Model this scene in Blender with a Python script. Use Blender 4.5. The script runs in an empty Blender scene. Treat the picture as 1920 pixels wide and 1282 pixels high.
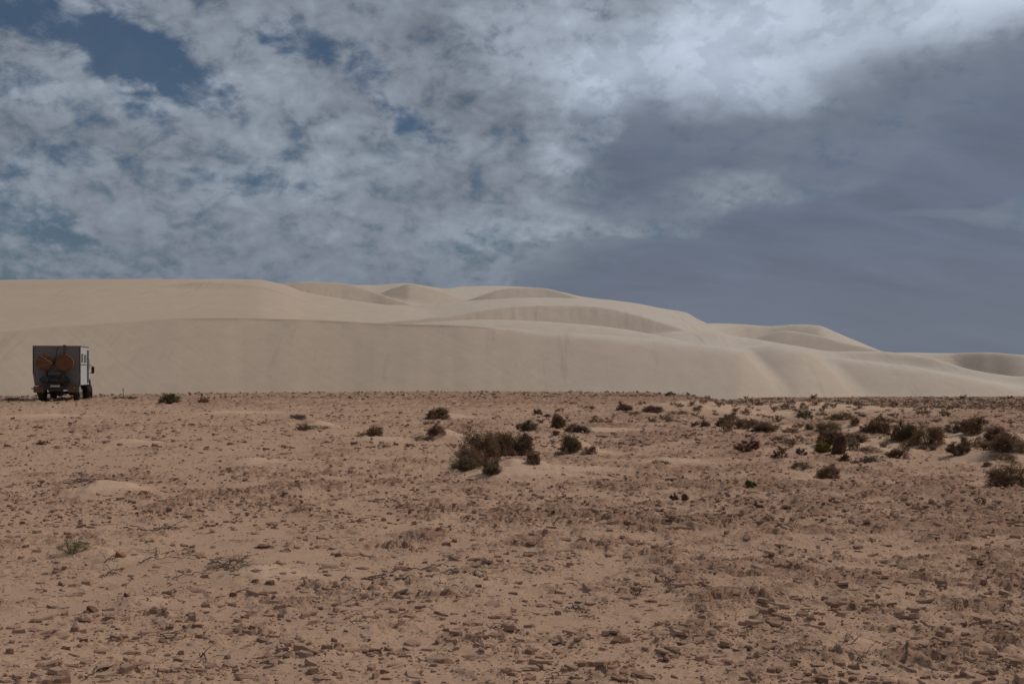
import bpy, bmesh, math, random
import numpy as np
from mathutils import Vector, Matrix
R = math.radians
random.seed(7)
rng = np.random.default_rng(7)
scene = bpy.context.scene
col = scene.collection

# ------------------------------------------------------------------ camera, sky, sun, exposure
F = 1867.0            # focal length in pixels of the 1920 px wide photograph
CZ = 1.75             # eye height
HOR = 695.0           # row of the horizon
cam_d = bpy.data.cameras.new('camera'); cam = bpy.data.objects.new('camera', cam_d); col.objects.link(cam)
cam_d.sensor_width = 36.0; cam_d.lens = 36.0 * F / 1920.0
cam_d.shift_y = (HOR - 641.0) / 1920.0
cam_d.clip_start = 0.05; cam_d.clip_end = 12000
cam.location = (0, 0, CZ); cam.rotation_euler = (R(90), 0, 0)
scene.camera = cam

SUN_AZ, SUN_EL = R(73), R(48)          # azimuth to the right of the view direction (+Y)
sun_dir = Vector((math.sin(SUN_AZ) * math.cos(SUN_EL), math.cos(SUN_AZ) * math.cos(SUN_EL), math.sin(SUN_EL)))
sd = bpy.data.lights.new('sun', 'SUN'); sun = bpy.data.objects.new('sun', sd); col.objects.link(sun)
sd.energy = 3.25; sd.angle = R(3.0); sd.color = (1.0, 0.92, 0.81)
sun.rotation_euler = sun_dir.to_track_quat('Z', 'Y').to_euler(); sun.location = (30, 20, 60)

scene.view_settings.view_transform = 'Standard'; scene.view_settings.look = 'None'
scene.view_settings.gamma = 1.0; scene.view_settings.use_curve_mapping = False
scene.view_settings.exposure = -0.95
scene.cycles.use_denoising = True
scene.cycles.max_bounces = 5

# ---- node helper
class NT:
    def __init__(s, tree): s.t = tree; s.n = tree.nodes; s.l = tree.links
    def link(s, a, b): s.l.new(a, b)
    def put(s, sock, v):
        if v is None: return
        if isinstance(v, bpy.types.NodeSocket): s.l.new(v, sock)
        else: sock.default_value = v
    def math(s, op, a, b=None, c=None, clamp=False):
        n = s.n.new('ShaderNodeMath'); n.operation = op; n.use_clamp = clamp
        s.put(n.inputs[0], a); s.put(n.inputs[1], b); s.put(n.inputs[2], c); return n.outputs[0]
    def vmath(s, op, a, b=None):
        n = s.n.new('ShaderNodeVectorMath'); n.operation = op
        s.put(n.inputs[0], a); s.put(n.inputs[1], b)
        return n.outputs['Value'] if op in ('DOT_PRODUCT', 'LENGTH') else n.outputs[0]
    def comb(s, x, y, z):
        n = s.n.new('ShaderNodeCombineXYZ'); s.put(n.inputs[0], x); s.put(n.inputs[1], y); s.put(n.inputs[2], z); return n.outputs[0]
    def sep(s, v):
        n = s.n.new('ShaderNodeSeparateXYZ'); s.put(n.inputs[0], v); return n.outputs
    def noise(s, vec, scale, detail=6, rough=0.5, dist=0.0, lac=2.0):
        n = s.n.new('ShaderNodeTexNoise'); s.put(n.inputs['Vector'], vec); n.inputs['Scale'].default_value = scale
        n.inputs['Detail'].default_value = detail; n.inputs['Roughness'].default_value = rough
        n.inputs['Distortion'].default_value = dist; n.inputs['Lacunarity'].default_value = lac
        return n.outputs['Fac']
    def smooth(s, v, a, b, lo=0.0, hi=1.0):
        n = s.n.new('ShaderNodeMapRange'); n.interpolation_type = 'SMOOTHSTEP'
        s.put(n.inputs[0], v); s.put(n.inputs[1], a); s.put(n.inputs[2], b); s.put(n.inputs[3], lo); s.put(n.inputs[4], hi); return n.outputs[0]
    def lin(s, v, a, b, lo=0.0, hi=1.0):
        n = s.n.new('ShaderNodeMapRange')
        s.put(n.inputs[0], v); s.put(n.inputs[1], a); s.put(n.inputs[2], b); s.put(n.inputs[3], lo); s.put(n.inputs[4], hi); return n.outputs[0]
    def mix(s, f, a, b, mode='MIX'):
        n = s.n.new('ShaderNodeMix'); n.data_type = 'RGBA'; n.blend_type = mode
        def c(v): return tuple(v) + (1,) if isinstance(v, tuple) and len(v) == 3 else v
        s.put(n.inputs[0], f); s.put(n.inputs[6], c(a)); s.put(n.inputs[7], c(b)); return n.outputs[2]
    def scale(s, v, f):
        n = s.n.new('ShaderNodeVectorMath'); n.operation = 'SCALE'; s.put(n.inputs[0], v); s.put(n.inputs['Scale'], f); return n.outputs[0]
    def mapping(s, v, scale=(1, 1, 1), rot=(0, 0, 0), loc=(0, 0, 0)):
        n = s.n.new('ShaderNodeMapping'); s.put(n.inputs[0], v); n.inputs['Scale'].default_value = scale
        n.inputs['Rotation'].default_value = rot; n.inputs['Location'].default_value = loc; return n.outputs[0]
    def curve(s, v, pts):
        n = s.n.new('ShaderNodeFloatCurve'); s.put(n.inputs[1], v); c = n.mapping.curves[0]
        n.mapping.use_clip = False
        while len(c.points) < len(pts): c.points.new(0.5, 0.5)
        for p, (x, y) in zip(c.points, pts): p.location = (x, y); p.handle_type = 'AUTO_CLAMPED'
        n.mapping.update(); return n.outputs[0]

def build_world():
    w = bpy.data.worlds.new('World'); scene.world = w; w.use_nodes = True
    w.cycles.sampling_method = 'MANUAL'; w.cycles.sample_map_resolution = 1024
    N = NT(w.node_tree); N.n.clear()
    out = N.n.new('ShaderNodeOutputWorld'); bg = N.n.new('ShaderNodeBackground'); N.link(bg.outputs[0], out.inputs[0])
    bg.inputs[1].default_value = 0.10
    sky = N.n.new('ShaderNodeTexSky'); sky.sky_type = 'NISHITA'; sky.sun_disc = False
    sky.sun_elevation = SUN_EL; sky.sun_rotation = SUN_AZ; sky.altitude = 50; sky.air_density = 1.0; sky.dust_density = 1.2
    tc = N.n.new('ShaderNodeTexCoord'); d = tc.outputs['Generated']
    x, y, z = N.sep(d)
    el = N.math('ARCSINE', z); az = N.math('ARCTAN2', x, y)
    # a cloud layer high above: direction -> place on the layer, so streaks flatten towards the horizon
    zz = N.math('ADD', N.math('MAXIMUM', z, 0.0), 0.55)
    plane = N.scale(N.comb(N.math('DIVIDE', x, zz), N.math('DIVIDE', y, zz), 0.0), 1.75)
    # azimuth and elevation in units of the big cloud masses (degrees)
    a = N.math('MULTIPLY', az, 180 / math.pi); e = N.math('MULTIPLY', el, 180 / math.pi)
    ae = N.comb(a, e, 0.0)
    ang = N.mapping(ae, (1, 1.9, 1))
    w1 = N.noise(ang, 0.10, 8, 0.58, 0.4); w2 = N.noise(N.mapping(ang, (1, 1, 1), (0, 0, 0), (31, 7, 3)), 0.10, 8, 0.58, 0.4)
    aw = N.math('ADD', a, N.math('MULTIPLY', N.math('SUBTRACT', w1, 0.5), 9.0))
    ew = N.math('ADD', e, N.math('MULTIPLY', N.math('SUBTRACT', w2, 0.5), 6.0))
    P = lambda px, py: (math.degrees(math.atan((px - 960) / F)), math.degrees(math.atan((HOR - py) / math.hypot(F, px - 960))))
    def blob(px, py, rx, ry, rot=0.0, soft=1.0, A=None, E=None):
        c = P(px, py); ra = math.degrees(rx / F); rb = math.degrees(ry / F)
        A = aw if A is None else A; E = ew if E is None else E
        dx = N.math('SUBTRACT', A, c[0]); dy = N.math('SUBTRACT', E, c[1])
        cr, sr = math.cos(R(rot)), math.sin(R(rot))
        u = N.math('DIVIDE', N.math('ADD', N.math('MULTIPLY', dx, cr), N.math('MULTIPLY', dy, sr)), ra)
        v = N.math('DIVIDE', N.math('SUBTRACT', N.math('MULTIPLY', dy, cr), N.math('MULTIPLY', dx, sr)), rb)
        q = N.math('ADD', N.math('MULTIPLY', u, u), N.math('MULTIPLY', v, v))
        return N.smooth(q, 1.6 * soft, 0.15, 0.0, 1.0)
    def total(lst):
        s = lst[0]
        for t in lst[1:]: s = N.math('ADD', s, t)
        return s
    # puffy detail
    n_big = N.noise(plane, 2.0, 8, 0.55, 0.3)
    n_puff = N.noise(plane, 7.5, 8, 0.60, 0.55)
    n_fine = N.noise(N.mapping(plane, (1, 1, 1), (0, 0, 0.4), (5, 9, 0)), 22.0, 7, 0.62, 0.35)
    streak = N.noise(N.mapping(plane, (0.5, 1.8, 1), (0, 0, R(14))), 4.0, 8, 0.58, 0.5)
    # heaped lumps
    wv = N.n.new('ShaderNodeTexNoise'); N.put(wv.inputs['Vector'], plane); wv.inputs['Scale'].default_value = 9.0; wv.inputs['Detail'].default_value = 4
    pw = N.vmath('ADD', plane, N.scale(N.vmath('SUBTRACT', wv.outputs['Color'], (0.5, 0.5, 0.5)), 0.16))
    def lumps(sc):
        v = N.n.new('ShaderNodeTexVoronoi'); v.feature = 'SMOOTH_F1'; v.inputs['Smoothness'].default_value = 0.55; v.inputs['Scale'].default_value = sc; N.link(pw, v.inputs['Vector']); return v.outputs['Distance']
    bil = N.math('ADD', N.math('MULTIPLY', N.math('SUBTRACT', 0.42, lumps(11.0)), 0.6), N.math('MULTIPLY', N.math('SUBTRACT', 0.42, lumps(26.0)), 0.4))
    # holes of blue sky
    M_ = N.math
    holes = total([
        M_('MULTIPLY', blob(110, 30, 230, 70, -8), 1.0), M_('MULTIPLY', blob(220, 110, 110, 60, -30), 0.7), M_('MULTIPLY', blob(10, 165, 150, 40, -12), 0.7),
        M_('MULTIPLY', blob(560, 78, 75, 36, -18), 0.75), M_('MULTIPLY', blob(330, 125, 150, 42, -18), 0.6), M_('MULTIPLY', blob(715, 165, 95, 36, -50), 0.62),
        M_('MULTIPLY', blob(130, 305, 90, 24, 8), 0.5), M_('MULTIPLY', blob(30, 385, 130, 70, -10), 0.6), M_('MULTIPLY', blob(475, 335, 130, 26, -8), 0.5),
        M_('MULTIPLY', blob(790, 245, 60, 22, -30), 0.5), M_('MULTIPLY', blob(60, 490, 260, 50, -6), 0.42)])
    cover = N.smooth(M_('ADD', M_('SUBTRACT', 1.02, M_('MULTIPLY', holes, 0.56)),
                        M_('ADD', M_('MULTIPLY', M_('SUBTRACT', n_puff, 0.5), 1.7),
                           M_('ADD', M_('MULTIPLY', bil, 0.6), M_('ADD', M_('MULTIPLY', M_('SUBTRACT', n_fine, 0.5), 1.1), M_('MULTIPLY', M_('SUBTRACT', n_big, 0.5), 0.5))))),
                     0.28, 0.98)
    # dark rain sheet to the right: its upper edge by azimuth
    def bx(px): return (P(px, 400)[0] + 60.0) / 120.0
    def by(px, py): return P(px, py)[1] / 40.0
    edge_pts = [(0.0, -0.05), (bx(880), -0.02), (bx(940), by(940, 550)), (bx(1000), by(1000, 500)), (bx(1060), by(1060, 400)), (bx(1110), by(1110, 290)), (bx(1190), by(1190, 165)),
                (bx(1300), by(1300, 200)), (bx(1470), by(1470, 205)), (bx(1600), by(1600, 135)), (bx(1760), by(1760, 85)), (bx(1920), by(1920, 40)), (1.0, 0.62)]
    wf = N.noise(N.mapping(ang, (1, 1, 1), (0, 0, 0), (3, 57, 3)), 0.16, 7, 0.6, 0.3)
    aw2 = M_('ADD', a, M_('MULTIPLY', M_('ADD', M_('SUBTRACT', w2, 0.5), M_('MULTIPLY', M_('SUBTRACT', n_puff, 0.5), 0.5)), 12.0))
    edge = M_('MULTIPLY', N.curve(M_('DIVIDE', M_('ADD', aw2, 60.0), 120.0), edge_pts), 40.0)
    ew2 = M_('ADD', e, M_('MULTIPLY', M_('SUBTRACT', wf, 0.5), 5.0))
    dark = N.smooth(M_('SUBTRACT', edge, ew2), -4.6, 6.0)
    soft_streaks = total([M_('MULTIPLY', blob(1230, 405, 330, 34, 7, 1.2), 0.62), M_('MULTIPLY', blob(1850, 398, 130, 18, 5, 1.1), 0.60), M_('MULTIPLY', blob(1520, 335, 280, 44, 14, 1.2), 0.28),
                          M_('MULTIPLY', blob(1010, 470, 200, 44, 6, 1.2), 0.55), M_('MULTIPLY', blob(1500, 240, 300, 34, 16, 1.2), 0.22)])
    dark = M_('MULTIPLY', dark, M_('SUBTRACT', 1.0, M_('MULTIPLY', soft_streaks, M_('MULTIPLY', streak, 1.7)), None, True))
    greyp = total([M_('MULTIPLY', blob(960, 195, 160, 40, 4), 0.48), M_('MULTIPLY', blob(870, 360, 130, 40, 18), 0.10), M_('MULTIPLY', blob(1180, 50, 60, 70, 60), 0.3),
                   M_('MULTIPLY', blob(300, 470, 300, 40, 0), 0.12), M_('MULTIPLY', blob(1500, 115, 60, 46, 30), 0.5), M_('MULTIPLY', blob(1330, 60, 60, 26, 10), 0.35), M_('MULTIPLY', blob(1660, 60, 60, 22, 14), 0.3), M_('MULTIPLY', blob(800, 75, 90, 30, 0), 0.25), M_('MULTIPLY', blob(220, 250, 200, 60, 0), 0.2)])
    bright = total([M_('MULTIPLY', blob(1540, 60, 460, 110, 10, 1.1), 0.60), M_('MULTIPLY', blob(1200, 90, 330, 110, -5), 0.30), M_('MULTIPLY', blob(1450, 165, 110, 42, 0), 0.26), M_('MULTIPLY', blob(1060, 290, 80, 34, 20), 0.26), M_('MULTIPLY', blob(950, 440, 170, 40, 10), 0.16), M_('MULTIPLY', blob(420, 250, 330, 110, -10), 0.08),
                    M_('MULTIPLY', blob(1900, -10, 260, 60, 12), 0.5), M_('MULTIPLY', blob(500, 110, 130, 60, -12), 0.10)])
    sdv = N.vmath('DOT_PRODUCT', d, tuple(sun_dir))
    glow = M_('POWER', M_('MAXIMUM', sdv, 0.0), 6.0)
    tex = M_('ADD', M_('MULTIPLY', M_('SUBTRACT', n_puff, 0.5), 0.75), M_('ADD', M_('MULTIPLY', M_('SUBTRACT', n_fine, 0.5), 0.46), M_('MULTIPLY', M_('SUBTRACT', streak, 0.5), 0.30)))
    tex = M_('ADD', tex, M_('MULTIPLY', bil, 0.55))
    tex = M_('MULTIPLY', M_('MULTIPLY', tex, N.smooth(e, 0.0, 13.0, 0.38, 0.80)), M_('SUBTRACT', 1.0, M_('MULTIPLY', dark, 0.86)))
    lum = M_('ADD', M_('ADD', 0.71, tex), M_('SUBTRACT', M_('MULTIPLY', bright, 1.0), M_('MULTIPLY', greyp, 0.42)))
    lum = M_('ADD', lum, M_('MULTIPLY', glow, 0.75))
    lum = M_('SUBTRACT', lum, M_('MULTIPLY', dark, 0.30))
    lum = M_('ADD', M_('MULTIPLY', M_('MAXIMUM', lum, 0.05), 0.62), 0.10)
    lum = M_('ADD', lum, M_('MULTIPLY', N.smooth(lum, 0.45, 1.0), 0.25))
    white = N.scale((0.81, 0.925, 1.10), M_('MULTIPLY', lum, 10.0))
    white = N.mix(glow, white, N.scale((0.93, 0.96, 1.0), M_('MULTIPLY', lum, 10.0)))
    stl = M_('ADD', 3.45, M_('ADD', M_('MULTIPLY', M_('SUBTRACT', streak, 0.5), 2.4), M_('MULTIPLY', M_('SUBTRACT', n_big, 0.5), 1.2)))
    stl = M_('ADD', stl, M_('MULTIPLY', soft_streaks, 0.6))
    storm = N.scale((0.785, 0.925, 1.27), stl)
    cl = N.mix(M_('MULTIPLY', dark, 0.93), white, storm)
    skyc = N.mix(1.0, sky.outputs[0], (0.50, 0.62, 0.72), 'MULTIPLY')
    full = M_('MAXIMUM', M_('ADD', M_('MULTIPLY', cover, 0.86), 0.10), dark)
    full = M_('MAXIMUM', full, N.smooth(bright, 0.05, 0.45, 0.0, 0.86))
    full = M_('MULTIPLY', full, 0.95)
    low = N.smooth(e, 9.0, 0.0)                       # lower air is milky and dusty
    c = N.mix(full, skyc, cl)
    c = N.mix(M_('MULTIPLY', low, 0.62), c, N.mix(N.smooth(a, -4.0, 9.0), (2.15, 2.75, 3.75), (3.1, 3.45, 4.3)))
    # the far ground side of the sphere
    c = N.mix(N.smooth(z, -0.01, -0.05), c, (1.4, 1.1, 0.85))
    N.link(c, bg.inputs[0])
build_world()

# ------------------------------------------------------------------ noise in numpy
class Perlin:
    def __init__(s, seed):
        r = np.random.default_rng(seed); s.p = np.concatenate([r.permutation(256)] * 3)
        an = r.random(256) * 2 * np.pi; s.gx = np.cos(an); s.gy = np.sin(an)
    def __call__(s, x, y):
        xi = np.floor(x).astype(np.int64); yi = np.floor(y).astype(np.int64); xf = x - xi; yf = y - yi
        xi &= 255; yi &= 255
        u = xf * xf * xf * (xf * (xf * 6 - 15) + 10); v = yf * yf * yf * (yf * (yf * 6 - 15) + 10)
        def g(ix, iy, fx, fy):
            h = s.p[s.p[ix & 255] + (iy & 255)]; return s.gx[h] * fx + s.gy[h] * fy
        a = g(xi, yi, xf, yf); b = g(xi + 1, yi, xf - 1, yf); c = g(xi, yi + 1, xf, yf - 1); d = g(xi + 1, yi + 1, xf - 1, yf - 1)
        return ((a + u * (b - a)) + v * ((c + u * (d - c)) - (a + u * (b - a)))) * 1.5
def fbm(x, y, seed, octv=4, rough=0.5):
    t = 0; amp = 1; tot = 0
    for o in range(octv):
        t = t + amp * Perlin(seed + o)(x * 2 ** o + 13.7 * o, y * 2 ** o - 7.3 * o); tot += amp; amp *= rough
    return t / tot
def sst(x, a, b):
    t = np.clip((x - a) / (b - a), 0, 1); return t * t * (3 - 2 * t)
def pchip(xs, ys, x):
    xs = np.array(xs, float); ys = np.array(ys, float)
    h = np.diff(xs); dl = np.diff(ys) / h; m = np.zeros(len(xs))
    for i in range(1, len(xs) - 1):
        if dl[i - 1] * dl[i] > 0:
            w1 = 2 * h[i] + h[i - 1]; w2 = h[i] + 2 * h[i - 1]; m[i] = (w1 + w2) / (w1 / dl[i - 1] + w2 / dl[i])
    m[0] = dl[0]; m[-1] = dl[-1]
    x = np.clip(x, xs[0], xs[-1]); k = np.clip(np.searchsorted(xs, x) - 1, 0, len(h) - 1)
    t = (x - xs[k]) / h[k]
    return ((2 * t**3 - 3 * t**2 + 1) * ys[k] + (t**3 - 2 * t**2 + t) * h[k] * m[k] + (-2 * t**3 + 3 * t**2) * ys[k + 1] + (t**3 - t**2) * h[k] * m[k + 1])

# ------------------------------------------------------------------ the plain
CREST = ([-900, 0, 200, 400, 600, 1000, 1200, 1290, 1400, 3000], [60, 62, 64.5, 68, 73, 76, 74.5, 68, 70, 72])
def base_z(x, y):
    x = np.asarray(x, float); y = np.asarray(y, float)
    ys = np.maximum(y, 1.0); px = np.clip(960 + F * x / ys, -900, 2900)
    cy = pchip(CREST[0], CREST[1], px)
    left = -3.4 * sst(ys, cy, cy + 60)
    right = -3.1 * np.clip((ys - 22) / 165, 0, 1) ** 1.05
    w = sst(px, 1265, 1420)
    z = left * (1 - w) + right * w
    return np.where(y > 1, z, 0.0)
def px_base(px, py):
    """where the sight line of a picture point meets the plain"""
    ys = np.concatenate([np.arange(3, 40, 0.02), np.arange(40, 200, 0.1)])
    xs = (px - 960) / F * ys; zl = CZ - (py - HOR) / F * ys
    g = base_z(xs, ys); k = np.argmax(zl <= g)
    return xs[k], ys[k]
# sand piled up in the lee of the shrubs: (px, py, half width px, depth m, height m)
MOUNDS = [(962, 886, 60, 0.55, 0.165), (1020, 886, 90, 0.6, 0.08), (945, 900, 85, 0.38, 0.14), (1084, 850, 26, 0.45, 0.20), (1105, 853, 40, 0.5, 0.10), (830, 824, 34, 0.6, 0.18),
          (596, 808, 26, 0.8, 0.20), (840, 786, 30, 0.9, 0.16), (235, 834, 36, 0.6, 0.10), (190, 925, 50, 0.5, 0.14), (470, 872, 40, 0.5, 0.09),
          (150, 1048, 60, 0.28, 0.06), (480, 1085, 75, 0.35, 0.075), (230, 1060, 60, 0.25, 0.05), (260, 1135, 50, 0.2, 0.05), (1250, 872, 60, 0.6, 0.08),
          (1450, 812, 90, 1.2, 0.16), (1560, 848, 90, 1.0, 0.12), (1700, 840, 110, 1.5, 0.20), (1880, 870, 120, 1.2, 0.20), (1600, 815, 80, 1.5, 0.22), (1850, 835, 90, 2.0, 0.25),
          (1330, 775, 120, 4.0, 0.35), (1500, 775, 130, 5.0, 0.40), (1100, 812, 60, 0.8, 0.12), (700, 828, 50, 0.8, 0.08), (60, 782, 70, 1.6, 0.10), (420, 775, 70, 1.6, 0.10),
          (560, 1250, 80, 0.18, 0.035), (700, 1180, 90, 0.25, 0.03), (1510, 900, 60, 0.5, 0.06), (1570, 1200, 70, 0.2, 0.03), (880, 1100, 120, 0.3, 0.03), (610, 1240, 50, 0.14, 0.04)]
MW = []
for (px, py, hw, dp, hh) in MOUNDS:
    mx, my = px_base(px, py); MW.append((mx, my, hw / F * my, dp, hh * 1.5))
def mound_z(x, y, wt=False):
    z = np.zeros_like(x); m = np.zeros_like(x)
    for i, (mx, my, sx, sy, hh) in enumerate(MW):
        sel = (np.abs(x - mx) < 4.5 * sx) & (np.abs(y - my) < 4 * sy + 0.2)
        if not sel.any(): continue
        xx = (x[sel] - mx) / sx; yy = (y[sel] - my) / sy
        # steeper to the left, long tail to the right
        xx = np.where(xx > 0, xx * 0.62, xx * 1.15)
        wq = 0.35 * fbm(x[sel] * 2.2 / sx ** .5, y[sel] * 2.2 / sx ** .5, 700 + i, 3); xx = xx + wq; yy = yy + 0.8 * wq
        g = np.exp(-(np.abs(xx) ** 1.55 + np.abs(yy) ** 1.7))
        z[sel] = np.maximum(z[sel], hh * g); m[sel] = np.maximum(m[sel], np.clip(g * 1.6, 0, 1) * min(1.0, 0.25 + hh / 0.22))
    return (z, m) if wt else z
def smooth_z(x, y):
    x = np.asarray(x, float); y = np.asarray(y, float)
    r = np.hypot(x, y)
    z = base_z(x, y) + mound_z(x, y)
    z = z + 0.045 * fbm(x * 0.35, y * 0.5, 11, 3) * sst(r, 2, 8) + 0.022 * fbm(x * 1.1, y * 1.6, 21, 3)
    z = z + 0.25 * fbm(x * 0.05, y * 0.05, 31, 3) * sst(r, 15, 60) * 0.7
    return z
def rock_mask(x, y):
    px = 960 + F * x / np.maximum(y, 1.0)
    c, s_ = math.cos(R(14)), math.sin(R(14)); u = x * c - y * s_; v = x * s_ + y * c
    m = 0.75 * fbm(u * 0.5 + 3, v * 0.55, 41, 4, 0.65) + 0.75 * fbm(u * 1.9, v * 2.1, 47, 4, 0.6) + 0.25 * fbm(u * 0.12, v * 0.12, 53, 2)
    m = m + 0.30 * sst(px, 700, 1600) - 0.16 + 0.10 * sst(y, 8, 14) + 0.35 * sst(y, 42, 62) + 0.4 * sst(px, 1200, 1500) * sst(y, 60, 100)
    _, mm = mound_z(x, y, True)
    return sst(m, -0.40, 0.62) * (1 - mm)
def relief(x, y, rm):
    """layered flat rock: thin ledges whose broken edges look towards the camera"""
    r = np.hypot(x, y); f1 = sst(r, 9, 16); f2 = sst(r, 20, 34)
    c, s_ = math.cos(R(16)), math.sin(R(16))
    u = x * c - y * s_; v = x * s_ + y * c
    def ledge(su, sv, k, seed, o=4):
        q = k * fbm(u * su, v * sv, seed, o, 0.6) + 0.35 * v * sv; fr = q - np.floor(q)
        return sst(fr, 0.0, 0.05) - fr
    led = 0.075 * ledge(0.55, 1.15, 3.2, 61, 5) + 0.042 * (1 - f1) * ledge(1.9, 3.6, 3.4, 71)
    led = led + 0.050 * f1 * ledge(1.1, 2.0, 3.0, 75) + 0.08 * f2 * ledge(0.35, 0.7, 3.0, 77)
    rough = (1 - f1) * fbm(x * 9, y * 12, 81, 3, 0.6) + f1 * 1.8 * fbm(x * 4.3, y * 5.7, 85, 3, 0.6) + f2 * 2.0 * fbm(x * 1.7 + y * 0.3, y * 2.1, 87, 2)
    n2 = fbm(x * 23 + y * 4, y * 27 - x * 3, 91, 2, 0.6)
    n3 = fbm(x * 9.3 + y * 2, y * 12.1 - x * 2, 95, 2, 0.6)
    crumb = (1 - f1) * 0.020 * np.maximum(n2 - 0.10, 0) + 0.045 * (0.3 + 0.7 * f1) * np.maximum(n3 - 0.16, 0)
    return rm * led + (0.0045 + 0.007 * rm) * rough + crumb * (0.35 + rm)
def ground_z(x, y):
    x = np.atleast_1d(np.asarray(x, float)); y = np.atleast_1d(np.asarray(y, float))
    return smooth_z(x, y) + relief(x, y, rock_mask(x, y))
def px_world(px, py):
    ys = np.concatenate([np.arange(4, 30, 0.02), np.arange(30, 200, 0.1)])
    xs = (px - 960) / F * ys; zl = CZ - (py - HOR) / F * ys
    g = smooth_z(xs, ys); k = np.argmax(zl <= g)
    if k == 0: k = len(ys) - 1 if zl[0] > g[0] else 0
    if zl[k] > g[k] + 0.5:
        x, y = px_base(px, min(py, 752)); return x, y, float(smooth_z(np.array([x]), np.array([y]))[0])
    return float(xs[k]), float(ys[k]), float(g[k])

# ------------------------------------------------------------------ materials
def new_mat(name):
    m = bpy.data.materials.new(name); m.use_nodes = True; N = NT(m.node_tree)
    b = m.node_tree.nodes['Principled BSDF']; b.inputs['Specular IOR Level'].default_value = 0.25
    return m, N, b
def plain_mat(name, rgb, rough=0.8, var=0.25, scale=6.0, metal=0.0, bump=0.0, spec=0.3, dust=0.0):
    m, N, b = new_mat(name)
    tc = N.n.new('ShaderNodeTexCoord'); o = tc.outputs['Object']
    n = N.noise(o, scale, 6, 0.6)
    c = N.mix(N.lin(n, 0.3, 0.7), tuple(v * (1 - var) for v in rgb), tuple(min(1, v * (1 + var)) for v in rgb))
    if dust > 0:
        g = N.n.new('ShaderNodeNewGeometry'); z = N.sep(o)[2]
        f = N.math('MULTIPLY', N.smooth(N.noise(o, scale * 0.7, 8, 0.65), 0.38, 0.66), dust)
        c = N.mix(f, c, (0.36, 0.27, 0.19))
    N.put(b.inputs['Base Color'], c); b.inputs['Roughness'].default_value = rough; b.inputs['Metallic'].default_value = metal
    b.inputs['Specular IOR Level'].default_value = spec
    if bump > 0:
        bp = N.n.new('ShaderNodeBump'); bp.inputs['Strength'].default_value = bump; bp.inputs['Distance'].default_value = 0.01
        N.link(N.noise(o, scale * 6, 6, 0.6), bp.inputs['Height']); N.link(bp.outputs[0], b.inputs['Normal'])
    return m

SAND_A = (0.492, 0.320, 0.214); SAND_B = (0.405, 0.256, 0.176); ROCK_A = (0.385, 0.238, 0.162); ROCK_B = (0.290, 0.168, 0.112)
def ground_material():
    m, N, b = new_mat('desert_ground')
    g = N.n.new('ShaderNodeNewGeometry'); p = g.outputs['Position']
    at = N.n.new('ShaderNodeAttribute'); at.attribute_name = 'rock'; rk = at.outputs['Fac']
    far = N.smooth(N.vmath('LENGTH', p), 18.0, 120.0)
    n1 = N.noise(p, 0.6, 8, 0.6); n2 = N.noise(p, 5.0, 8, 0.65); n3 = N.noise(p, 38.0, 5, 0.7); n4 = N.noise(N.mapping(p, (1, 2.2, 1), (0, 0, 0.25)), 14.0, 6, 0.7, 0.4)
    sand = N.mix(N.lin(N.math('ADD', N.math('MULTIPLY', n1, 0.5), N.math('MULTIPLY', n2, 0.5)), 0.36, 0.64), SAND_B, SAND_A)
    rock = N.mix(N.smooth(n2, 0.35, 0.68), ROCK_B, ROCK_A)
    rock = N.mix(N.smooth(n4, 0.50, 0.66, 0.0, 0.8), rock, SAND_B)
    f = N.smooth(N.math('ADD', rk, N.math('MULTIPLY', N.math('SUBTRACT', n4, 0.5), 1.1)), 0.42, 0.80)
    c = N.mix(f, sand, rock)
    dr = N.n.new('ShaderNodeAttribute'); dr.attribute_name = 'drift'
    c = N.mix(N.smooth(N.math('ADD', dr.outputs['Fac'], N.math('MULTIPLY', N.math('SUBTRACT', n2, 0.5), 1.6)), 0.3, 0.85, 0.0, 0.8), c, (0.560, 0.378, 0.260))   # fresh blown sand
    # scattered grit
    vor = N.n.new('ShaderNodeTexVoronoi'); vor.inputs['Scale'].default_value = 42.0; N.link(N.mapping(p, (0.8, 1.0, 1)), vor.inputs['Vector'])
    gr = N.math('MULTIPLY', N.smooth(vor.outputs['Distance'], 0.26, 0.12), N.smooth(N.math('ADD', n2, N.math('MULTIPLY', rk, 0.25)), 0.42, 0.66))
    c = N.mix(N.math('MULTIPLY', gr, 0.75), c, (0.16, 0.080, 0.050))
    vor2 = N.n.new('ShaderNodeTexVoronoi'); vor2.inputs['Scale'].default_value = 11.0; N.link(N.mapping(p, (0.6, 1.0, 1), (0, 0, 0.2)), vor2.inputs['Vector'])
    gr2 = N.math('MULTIPLY', N.smooth(vor2.outputs['Distance'], 0.22, 0.12), N.smooth(N.noise(p, 1.7, 5, 0.6), 0.46, 0.60))
    c = N.mix(N.math('MULTIPLY', gr2, 0.55), c, (0.19, 0.105, 0.068))
    N.put(b.inputs['Base Color'], c); b.inputs['Roughness'].default_value = 0.95; b.inputs['Specular IOR Level'].default_value = 0.1
    h = N.math('ADD', N.math('MULTIPLY', n3, 0.5), N.math('ADD', N.math('MULTIPLY', n4, N.math('ADD', 0.3, rk)), N.math('MULTIPLY', gr, 0.8)))
    bp = N.n.new('ShaderNodeBump'); bp.inputs['Strength'].default_value = 0.9; bp.inputs['Distance'].default_value = 0.014
    N.link(h, bp.inputs['Height']); N.link(bp.outputs[0], b.inputs['Normal'])
    return m
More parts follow.
